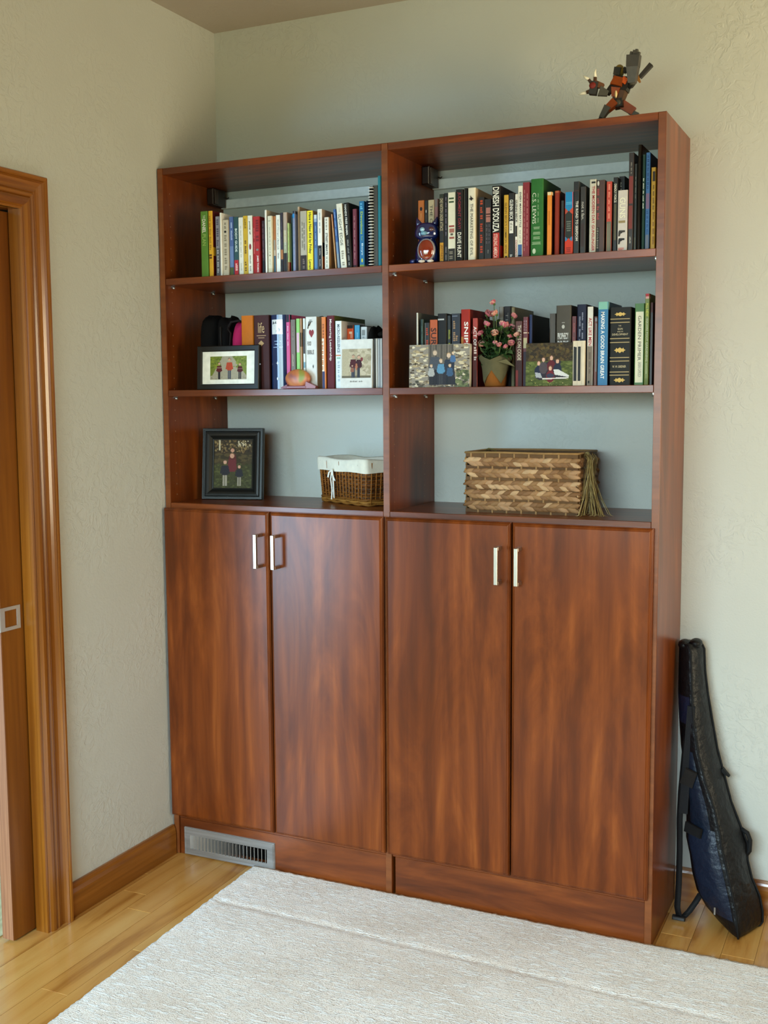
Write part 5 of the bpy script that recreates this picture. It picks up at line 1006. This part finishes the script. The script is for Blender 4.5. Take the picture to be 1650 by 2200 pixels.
# ------------------------------------------------------------------ baskets
def seagrass():
    w, d, h = 0.3215, 0.20, 0.1650; rnd = random.Random(11)
    t = thing('seagrass_basket', 'rectangular braided seagrass basket with a frayed tuft', 'basket', (0.9615, 0.0715, Z3+.0004))
    b = MB(); e = .006
    for x0, x1, y0, y1 in ((e, w-e, e, e+.004), (e, w-e, d-e-.004, d-e), (e, e+.004, e, d-e), (w-e-.004, w-e, e, d-e)): b.box(x0, x1, y0, y1, .002, h-.004, '4a3218')
    b.box(e, w-e, e, d-e, .001, .005, '4a3218'); b.build('liner_wall', M_STRAW, t)
    cz = [h-.025, h-.056, h-.088, h-.115, h-.146]
    meshes = []
    for c in ('926c46', 'a07850', '7d5836', 'ae8660', '886240', 'c09c74'):
        m = MB(); m.ell((0, 0, 0), (.0200*rnd.uniform(.9, 1.1), .0050, .0074), c, 10, 6)
        # pointed ends
        m.v = [(x, y*(1-.4*abs(x)/.02), z*(1-.3*abs(x)/.02)) for x, y, z in m.v]
        me = m.mesh('braid_strand'); me.materials.append(M_STRAW); meshes.append(me)
    rest = MB()
    def place(face, s, z, tiltdeg, row):
        o3 = rnd.uniform(-.001, .001); a = math.radians(tiltdeg+rnd.uniform(-5, 5))
        rm = Matrix.Rotation(-a, 4, 'Y')
        if face == 'front': mt = Matrix.Translation((s, .0015+o3, z)) @ rm
        elif face == 'right': mt = Matrix.Translation((w-.0015+o3, s, z)) @ Matrix.Rotation(math.pi/2, 4, 'Z') @ rm
        elif face == 'back': mt = Matrix.Translation((s, d-.0015+o3, z)) @ Matrix.Rotation(math.pi, 4, 'Z') @ rm
        else: mt = Matrix.Translation((.0015+o3, s, z)) @ Matrix.Rotation(-math.pi/2, 4, 'Z') @ rm
        me = rnd.choice(meshes)
        if face in ('front', 'right'):
            o = link('braid_strand', me, t); o.matrix_local = mt
        else:
            rest.add([tuple(mt @ v.co) for v in me.vertices], [tuple(p.vertices) for p in me.polygons], rnd.choice(('8f6b3e', '7c5a32', '9c784a')), True)
    for z in cz:
        for face, L in (('front', w), ('right', d), ('back', w), ('left', d)):
            s = .014
            while s < L-.010:
                place(face, s, z+.0052, 15, 0); place(face, min(s+.009, L-.012), z-.0052, -15, 1); s += .0185
    o = rest.build('rear_braids', M_STRAW, t); o['kind'] = 'stuff'
    zr = [h-.0065]+[(cz[i]+cz[i+1])/2 for i in range(4)]+[.004]
    for k, z in enumerate(zr):
        r = MB(); hh = .0055 if k else .006
        for y, nrm in ((.003, 1), (d-.003, 1)): r.box(.002, w-.002, y-.0015, y+.0015, z-hh, z+hh, '583c20' if k % 2 else '644626')
        for x in (.003, w-.003): r.box(x-.0015, x+.0015, .002, d-.002, z-hh, z+hh, '604426')
        n = 7
        for i in range(n):
            x = .018+(w-.03)*(i+.5*(k % 2))/n; r.box(x-.0022, x+.0022, -.0005, .003, z-hh-.001, z+hh+.001, '957248')
        for i in range(4):
            y = .02+(d-.03)*i/4; r.box(w-.003, w+.0005, y-.0022, y+.0022, z-hh-.001, z+hh+.001, '8a6a42')
        r.build('woven_row', M_STRAW, t)
    rim = MB(); rim.tube([(.001, .001, h), (w*.3, 0, h+.001), (w*.7, 0, h-.0005), (w-.001, .001, h), (w, d/2, h+.001), (w-.001, d-.001, h), (w/2, d, h+.001), (.001, d-.001, h)], .0032, 6, '9a7648', closed=True); rim.build('rim', M_STRAW, t)
    for sgn, (cx, cy) in ((-1, (.035, .11)),):
        l = MB(); l.tube([(cx-.012, cy, h-.004), (cx-.008, cy-.01, h+.004), (cx, cy-.015, h+.007), (cx+.012, cy-.01, h+.005), (cx+.02, cy, h-.003)], .0018, 5, '6c6234'); l.tube([(cx-.008, cy+.008, h-.004), (cx, cy-.004, h+.005), (cx+.015, cy-.002, h+.003)], .0014, 5, '7a7040'); l.build('handle_loop', M_STRAW, t)
    tf = MB()
    for i in range(40):
        a = rnd.random(); x0, y0, z0 = w+.006+rnd.uniform(-.003, .012), .075+rnd.uniform(-.03, .03), h-.004+rnd.uniform(-.006, .004)
        xe = w+.002+(.070 if rnd.random() < .7 else .130)*rnd.random()**1.3-.03*(rnd.random() < .2); ye = rnd.uniform(-.025, .05)
        ze = .0025 if rnd.random() < .7 else rnd.uniform(.01, .06)
        xm = x0+(xe-x0)*.25+.006*rnd.random(); pts = [(x0, y0, z0), (x0+.007+.004*rnd.random(), y0-.008, z0-.012), (xm, y0*.7+ye*.3, h*.55), (xm+(xe-xm)*.45, y0*.4+ye*.6, h*.25), (xe, ye, ze)]
        if ze < .005: pts.append((xe+rnd.uniform(-.012, .022), ye-.012*rnd.random(), .0018))
        tf.tube(pts, [rnd.uniform(.0007, .0014)]*(len(pts)-1)+[.0004], 4, rnd.choice(('ab9058', 'c4ab70', '8a6f3e', 'd4c08a', '967c46', 'b89c60')), flat=.5)
    k = MB(); k.ell((w+.006, .068, h-.004), (.008, .012, .008), 'a08c58', 10, 6); k.build('knot', M_STRAW, t)
    o = tf.build('raffia_tuft', M_STRAW, t); o['kind'] = 'stuff'
seagrass()

def wicker():
    a = math.radians(30); L1, L2, h = .245, .11, .134; rnd = random.Random(4)
    t = thing('wicker_basket', 'brown wicker basket with a white cloth liner tied by a ribbon', 'basket', (.433, .2175, Z3+.0004), -a)
    def loop(z, off, n=88, r=.014):
        e = off+.008*z/h; x0, x1, y0, y1 = -e, L1+e, -e, L2+e; per = 2*((x1-x0)+(y1-y0)); pts = []
        for k in range(n):
            s = per*k/n
            if s < x1-x0: p = (x0+s, y0); q = (0, -1)
            elif s < x1-x0+y1-y0: p = (x1, y0+s-(x1-x0)); q = (1, 0)
            elif s < 2*(x1-x0)+y1-y0: p = (x1-(s-(x1-x0)-(y1-y0)), y1); q = (0, 1)
            else: p = (x0, y1-(s-2*(x1-x0)-(y1-y0))); q = (-1, 0)
            # round the corners
            cx = min(max(p[0], x0+r), x1-r); cy = min(max(p[1], y0+r), y1-r); v = Vector((p[0]-cx, p[1]-cy))
            if abs(v.x) > 1e-6 and abs(v.y) > 1e-6:
                v = v.normalized()*r; p = (cx+v.x, cy+v.y); q = tuple(v.normalized())
            pts.append((p, q))
        return pts
    wv = MB(); z = .022; lev = 0
    while z < .108:
        pts = []
        for k, (p, q) in enumerate(loop(z, 0)):
            o = .0019*math.cos(math.pi*(k/2.0+lev)); pts.append((p[0]+q[0]*o, p[1]+q[1]*o, z+.0004*math.sin(k*1.7)))
        wv.tube(pts, .0030, 5, rnd.choice(('6e3c10', '5c300a', '7c4816', '4e2808')), closed=True); z += .0066; lev += 1
    o = wv.build('weave', M_STRAW, t); o['kind'] = 'stuff'
    lo, hi = loop(.004, -.001, 44), loop(.130, -.001, 44)
    for (p, q), (p2, q2) in zip(lo, hi):
        s = MB(); s.tube([(p[0]+q[0]*.0042, p[1]+q[1]*.0042, .004), (p2[0]+q2[0]*.0042, p2[1]+q2[1]*.0042, .128)], .0020, 5, '9a5e22'); s.build('stake', M_STRAW, t)
    for i, (z, r) in enumerate(((.0045, .0042), (.011, .0046), (.0175, .0040))):
        s = MB(); pts = []
        for k, (p, q) in enumerate(loop(z, .002, 60)):
            o = .0018*math.sin(k*1.3+i); pts.append((p[0]+q[0]*o, p[1]+q[1]*o, z+.0015*math.cos(k*1.3+i*2)))
        s.tube(pts, r, 6, ('8a5a22', '9c6a2c', '7a4c1a')[i], closed=True); s.build('base_braid', M_STRAW, t)
    fb = MB(); fb.box(.004, L1-.004, .004, L2-.004, .001, .005, '5c340e'); fb.build('bottom', M_STRAW, t)
    ln = MB(); n = 66; R = []
    for j, (zz, off) in enumerate(((.098, .0075), (.104, .0068), (.120, .0062), (.133, .006), (.1375, .002), (.135, -.005), (.115, -.009), (.06, -.011), (.02, -.013))):
        ring = []
        for k, (p, q) in enumerate(loop(zz, off, n)):
            wob = .0014*math.sin(k*.9+j*.6)+.001*math.sin(k*2.3); dz = (.003*math.sin(k*.33+1) if j in (3, 4, 5) else .0012*math.sin(k*.5)) if j < 6 else 0
            ring.append((p[0]+q[0]*wob, p[1]+q[1]*wob, zz+dz))
        R.append(ring)
    ln.loft(R, 'e6dfcc', False); ln.build('cloth_liner', M_FABRIC, t)
    tie = MB(); bx, by, bz = .088, -.020, .100
    tie.ell((bx, by, bz), (.006, .004, .005), 'efe9da', 10, 6)
    def strip(pts, wd):
        P = [Vector(p) for p in pts]; vs = []
        for p in P: vs += [p+Vector((-wd, 0, wd*.2)), p+Vector((wd, 0, -wd*.2))]
        tie.add(vs, [(2*i, 2*i+1, 2*i+3, 2*i+2) for i in range(len(P)-1)], 'efe9da', True)
    strip([(bx, by, bz), (bx-.001, by-.004, bz-.025), (bx+.003, by-.002, bz-.06), (bx-.002, by-.001, bz-.088)], .0032)
    strip([(bx+.003, by, bz), (bx+.014, by-.005, bz-.022), (bx+.013, by-.003, bz-.055), (bx+.012, by-.001, bz-.083)], .0035)
    strip([(bx, by, bz), (bx-.010, by-.004, bz-.006), (bx-.018, by-.003, bz-.022)], .0042); strip([(bx+.002, by, bz+.002), (bx+.013, by-.006, bz-.012), (bx+.022, by-.004, bz-.030)], .0045)
    tie.build('ribbon_tie', M_FABRIC, t)
wicker()

# ------------------------------------------------------------------ potted roses
def roses():
    cx, cy = 1.057, 0.052; rnd = random.Random(9)
    t = thing('potted_roses', 'small potted rose plant with pink blossoms in paper wrap', 'plant', (cx, cy, Z2+.0003))
    p = MB(); p.lathe([(.010, 0), (.0275, .0005), (.029, .004), (.0325, .045), (.0345, .058), (.031, .058), (.029, .050), (.004, .049)], 24, (0, 0), '8a5424'); p.build('pot', M_PAGE, t)
    so = MB(); so.lathe([(.0290, .0495), (.02, .052), (.002, .053)], 16, (0, 0), '2c2012'); so.build('soil', M_FABRIC, t)
    n = 32; R = []
    for j in range(4):
        ring = []
        for k in range(n):
            a = 2*math.pi*k/n; zig = 1-abs(((a*2/math.pi+.5) % 1)-.5)*2
            r = (.0335, .0365, .039, .043)[j]+(.004*zig if j == 3 else 0)+.0007*math.sin(k*2.1); z = (.008+.036*zig, .05, .064, .071+.014*(1-zig))[j]
            ring.append((r*math.cos(a), r*math.sin(a), z))
        R.append(ring)
    wr = MB(); wr.loft(R, '5d5840', False); wr.add([(.018, -.036, .066), (.040, -.030, .072), (.062, -.020, .052), (.036, -.034, .060)], [(0, 1, 2, 3)], '6a6448'); wr.build('paper_wrap', M_PAGE, t)
    FL = [(1.0529,.05,1.689),(1.0339,.045,1.6599),(1.0463,.06,1.6592),(1.0652,.035,1.6593),(1.0327,.04,1.6313),(.9875,.05,1.6131),(1.0238,.035,1.6065),(1.0663,.02,1.6045),(1.0786,.04,1.6286),(1.0889,.05,1.6253),(1.098,.06,1.622),(1.0206,.03,1.5791),(1.0652,.025,1.5801),(1.0808,.02,1.5748),(1.0987,.04,1.5975),(1.1218,.045,1.6005),(1.1084,.03,1.578),(1.1016,.06,1.6525),(1.096,.03,1.5701)]
    def petal(m, ang, tiltv, ln, wd, col, z0):
        vs = []
        for i in range(4):
            s = i/3; up = ln*s*math.sin(tiltv+.5*s); out = ln*s*math.cos(tiltv+.5*s)
            ww = wd*math.sin(math.pi*(.18+.7*s))
            for k in (-1, 0, 1):
                x = out-.12*wd*abs(k); y = ww*k; vs.append((x*math.cos(ang)-y*math.sin(ang), x*math.sin(ang)+y*math.cos(ang), z0+up+.15*wd*abs(k)))
        m.add(vs, [(i*3+k, i*3+k+1, i*3+k+4, i*3+k+3) for i in range(3) for k in range(2)], col, True)
    BM = []
    for v in range(4):
        m = MB(); r2 = random.Random(v); cs = (('c2677a', 'd98a8e', 'e0a898'), ('cf7880', 'e09a98', 'd88a80'), ('b85a6c', 'd27c84', 'e0a49a'), ('d8a08c', 'e4b8a0', 'd08878'))[v]
        for k in range(6): petal(m, k*1.047+.2*v, .25+.1*r2.random(), .0115, .0065, cs[k % 3], 0)
        for k in range(5): petal(m, k*1.257+.5, .8+.15*r2.random(), .0092, .0052, cs[(k+1) % 3], .001)
        for k in range(3): petal(m, k*2.09, 1.25, .0075, .0036, cs[0], .002)
        m.ell((0, 0, -.001), (.003, .003, .003), '4c6432', 8, 4)
        me = m.mesh('blossom'); me.materials.append(M_PETAL); BM.append(me)
    LM = []
    for v, c in enumerate(('2c4420', '38522a', '22381a', '46603a')):
        m = MB(); vs = []
        for i in range(6):
            s = i/5; wd = .0068*math.sin(math.pi*(.06+.9*s))*1.05; zz = .004*math.sin(math.pi*s)-.004*s*s
            vs += [(.023*s, -wd, zz+.0014), (.023*s, 0, zz), (.023*s, wd, zz+.0014)]
        m.add(vs, [(i*3+k, i*3+k+1, i*3+k+4, i*3+k+3) for i in range(5) for k in range(2)], c, True)
        me = m.mesh('leaf'); me.materials.append(M_LEAF); LM.append(me)
    def leaf(loc, az, el, sc):
        o = link('leaf', rnd.choice(LM), t, loc); o.rotation_euler = (rnd.uniform(-.5, .5), -el, az); o.scale = (sc,)*3
    for i, (x, y, z) in enumerate(FL):
        x -= cx; y -= cy; z -= Z2
        b = MB(); x0, y0 = x*.22, y*.22+rnd.uniform(-.008, .008)
        pts = [(x0, y0, .05), (x0+(x-x0)*.35, y0+(y-y0)*.35, .05+(z-.05)*.5), (x*.92, y*.95, z-.014), (x, y, z-.002)]
        b.tube(pts, .0011, 5, '5a6c3c'); b.build('stem', M_LEAF, t)
        o = link('blossom', BM[i % 4], t, (x, y, z)); o.rotation_euler = (rnd.uniform(.3, .9), rnd.uniform(-.4, .4), rnd.uniform(0, 6.28)); s = rnd.uniform(1.15, 1.4) if i not in (5, 13, 14, 18, 12) else .95; o.scale = (s,)*3
        for k in range(3):
            s = rnd.uniform(.35, .9); leaf((x0+(x-x0)*s, y0+(y-y0)*s, .05+(z-.05)*s), rnd.uniform(0, 6.28), rnd.uniform(-.3, .6), rnd.uniform(1.0, 1.45))
    for k in range(105):
        a = rnd.uniform(0, 6.28); zz = rnd.uniform(.060, .150); r = rnd.uniform(.0, .030+.16*(zz-.06)); leaf((r*math.cos(a), r*math.sin(a)*.7, zz), rnd.uniform(0, 6.28), rnd.uniform(-.4, .7), rnd.uniform(1.0, 1.5))
roses()

# ------------------------------------------------------------------ guitar gig bag leaning in the corner
def gig_bag():
    LV = [(0.7636,(1.5196,.290),(1.5520,.235),(1.5760,.285)),(0.7466,(1.5165,.288),(1.5577,.233),(1.5853,.284)),(0.6843,(1.5170,.281),(1.5629,.224),(1.5898,.280)),(0.6220,(1.5189,.274),(1.5669,.216),(1.5993,.276)),(0.5478,(1.5245,.266),(1.5751,.206),(1.6141,.271)),(0.4747,(1.5326,.257),(1.5894,.196),(1.6289,.267)),(0.4031,(1.5444,.249),(1.6110,.186),(1.6499,.262)),(0.3329,(1.5524,.240),(1.6385,.176),(1.6707,.257)),(0.2738,(1.5561,.233),(1.6544,.167),(1.6960,.253)),(0.2262,(1.5568,.228),(1.6638,.161),(1.7158,.250)),(0.1797,(1.5688,.222),(1.6778,.154),(1.7186,.247)),(0.1331,(1.5771,.216),(1.6906,.147),(1.7311,.244)),(0.0866,(1.5915,.211),(1.7022,.141),(1.7533,.241)),(0.0455,(1.6190,.206),(1.7090,.135),(1.7625,.238)),(0.0164,(1.6490,.202),(1.7130,.131),(1.7630,.238)),(0.0050,(1.6650,.200),(1.7130,.136),(1.7560,.238)),(0.0006,(1.6800,.198),(1.7120,.146),(1.7440,.234))]
    ox, oy = 1.66, 0.20
    t = thing('gig_bag', 'black nylon guitar gig bag leaning in the corner beside the bookcase', 'bag', (ox, oy, 0.0004))
    def bez(a, c, b, n): return [((1-s)**2*a[0]+2*s*(1-s)*c[0]+s*s*b[0], (1-s)**2*a[1]+2*s*(1-s)*c[1]+s*s*b[1]) for s in [k/n for k in range(n)]]
    rings = []; ridge = []; rear = []; front = []
    for z, Lp, Rp, Bp in LV:
        g = min(1.0, .35+z*4) if z < .16 else 1.0
        BK = (Lp[0]*.45+Bp[0]*.55, min(.308, max(Lp[1], Bp[1])+.04))
        c1 = ((Rp[0]+Lp[0])/2-.014*g, (Rp[1]+Lp[1])/2-.020*g); c2 = ((Bp[0]+Rp[0])/2+.010*g, (Bp[1]+Rp[1])/2-.012*g)
        ring = bez(Rp, c1, Lp, 10)+bez(Lp, ((Lp[0]*.9+BK[0]*.1), BK[1]), BK, 5)+bez(BK, (Bp[0]+.004, BK[1]), Bp, 5)+bez(Bp, c2, Rp, 8)
        rings.append([(x-ox, y-oy, z) for x, y in ring]); ridge.append((Rp[0]-ox, Rp[1]-oy-.001, z)); rear.append((Bp[0]-ox+.001, Bp[1]-oy, z)); front.append([(x-ox, y-oy, z) for x, y in ring[:11]])
    b = MB(); b.loft(rings, '0f0f11'); o = b.build('bag_body', M_NYLON, t)
    p = MB(); p.tube(ridge, .0028, 6, '0a0a0b'); p.tube(rear, .0026, 6, '0a0a0b'); p.build('piping', M_WEB, t)
    # top flaps
    c = MB(); c.ell((1.536-ox, .268-oy, .758), (.0185, .028, .014), '0d0d0e', 14, 8); c.ell((1.566-ox, .268-oy, .764), (.0175, .026, .013), '0c0c0d', 14, 8); c.build('head_cap', M_NYLON, t)
    def patch(i0, i1, k0, k1, off, col, name, mat):
        m = MB(); vs = []; rows = list(range(i0, i1+1)); ks = list(range(k0, k1+1))
        for ii, i in enumerate(rows):
            for kk, k in enumerate(ks):
                x, y, z = rings[i][k]; e = off*(0 if (kk in (0, len(ks)-1) or ii in (0, len(rows)-1)) else 1)+.0006
                vs.append((x-.45*e, y-.9*e, z))
        n = len(ks); m.add(vs, [(a*n+q, a*n+q+1, (a+1)*n+q+1, (a+1)*n+q) for a in range(len(rows)-1) for q in range(n-1)], col, True); return m.build(name, mat, t)
    patch(3, 4, 1, 9, .002, '1c2034', 'name_patch', M_NYLON)
    patch(8, 13, 1, 9, .010, '182030', 'front_pocket', M_NYLON); patch(5, 8, 2, 8, .006, '18202e', 'upper_pocket', M_NYLON)  # blue tint on black nylon: sky sheen put into the pocket colours
    z = MB(); z.box(1.651-ox-.002, 1.651-ox+.002, .137-oy, .140-oy, .058, .078, 'b8b8b4'); z.build('zip_pull', M_NICKEL, t)
    st = MB(); pts = [(1.556,.226,.548),(1.549,.222,.459),(1.543,.214,.356),(1.542,.206,.28),(1.545,.198,.191),(1.546,.19,.102),(1.545,.18,.040),(1.550,.178,.018),(1.562,.182,.014),(1.576,.19,.030),(1.590,.203,.052),(1.602,.212,.075)]
    vs = []
    for x, y, zz in pts: vs += [(x-ox-.0085, y-oy+.002, zz), (x-ox+.0085, y-oy-.002, zz), (x-ox+.0085, y-oy+.001, zz), (x-ox-.0085, y-oy+.005, zz)]
    st.loft([vs[i*4:i*4+4] for i in range(len(pts))], '0c0b0c', True, True); st.build('shoulder_strap', M_WEB, t)
    k = MB(); k.bbox(1.545-ox-.012, 1.556-ox+.012, .170-oy, .186-oy, .006, .017, .002, '121112'); k.build('strap_buckle', M_PLASTIC, t)
    s2 = MB(); s2.limb((1.552-ox, .205-oy, .30), (1.566-ox, .214-oy, .60), .012, .010, .004, .004, '100f12'); s2.build('second_strap', M_WEB, t)
    pd = MB(); pd.limb((1.560-ox, .192-oy, .385), (1.575-ox, .182-oy, .430), .018, .016, .004, .004, '16120f'); pd.build('strap_pad', M_WEB, t); pd = MB(); pd.limb((1.560-ox, .196-oy, .268), (1.606-ox, .170-oy, .262), .014, .013, .004, .004, '0c0b0b'); pd.build('compression_strap', M_WEB, t)
    h = MB(); h.tube([(1.700-ox, .252-oy, .262), (1.716-ox, .250-oy, .254), (1.7235-ox, .250-oy, .235), (1.7225-ox, .250-oy, .205), (1.712-ox, .250-oy, .188)], .0065, 8, '0a0a0a'); h.build('carry_handle', M_WEB, t); h = MB(); h.limb((1.643-ox, .262-oy, .42), (1.664-ox, .262-oy, .402), .006, .002, .008, .006, '0b0b0b'); h.build('loop_tab', M_WEB, t)
gig_bag()
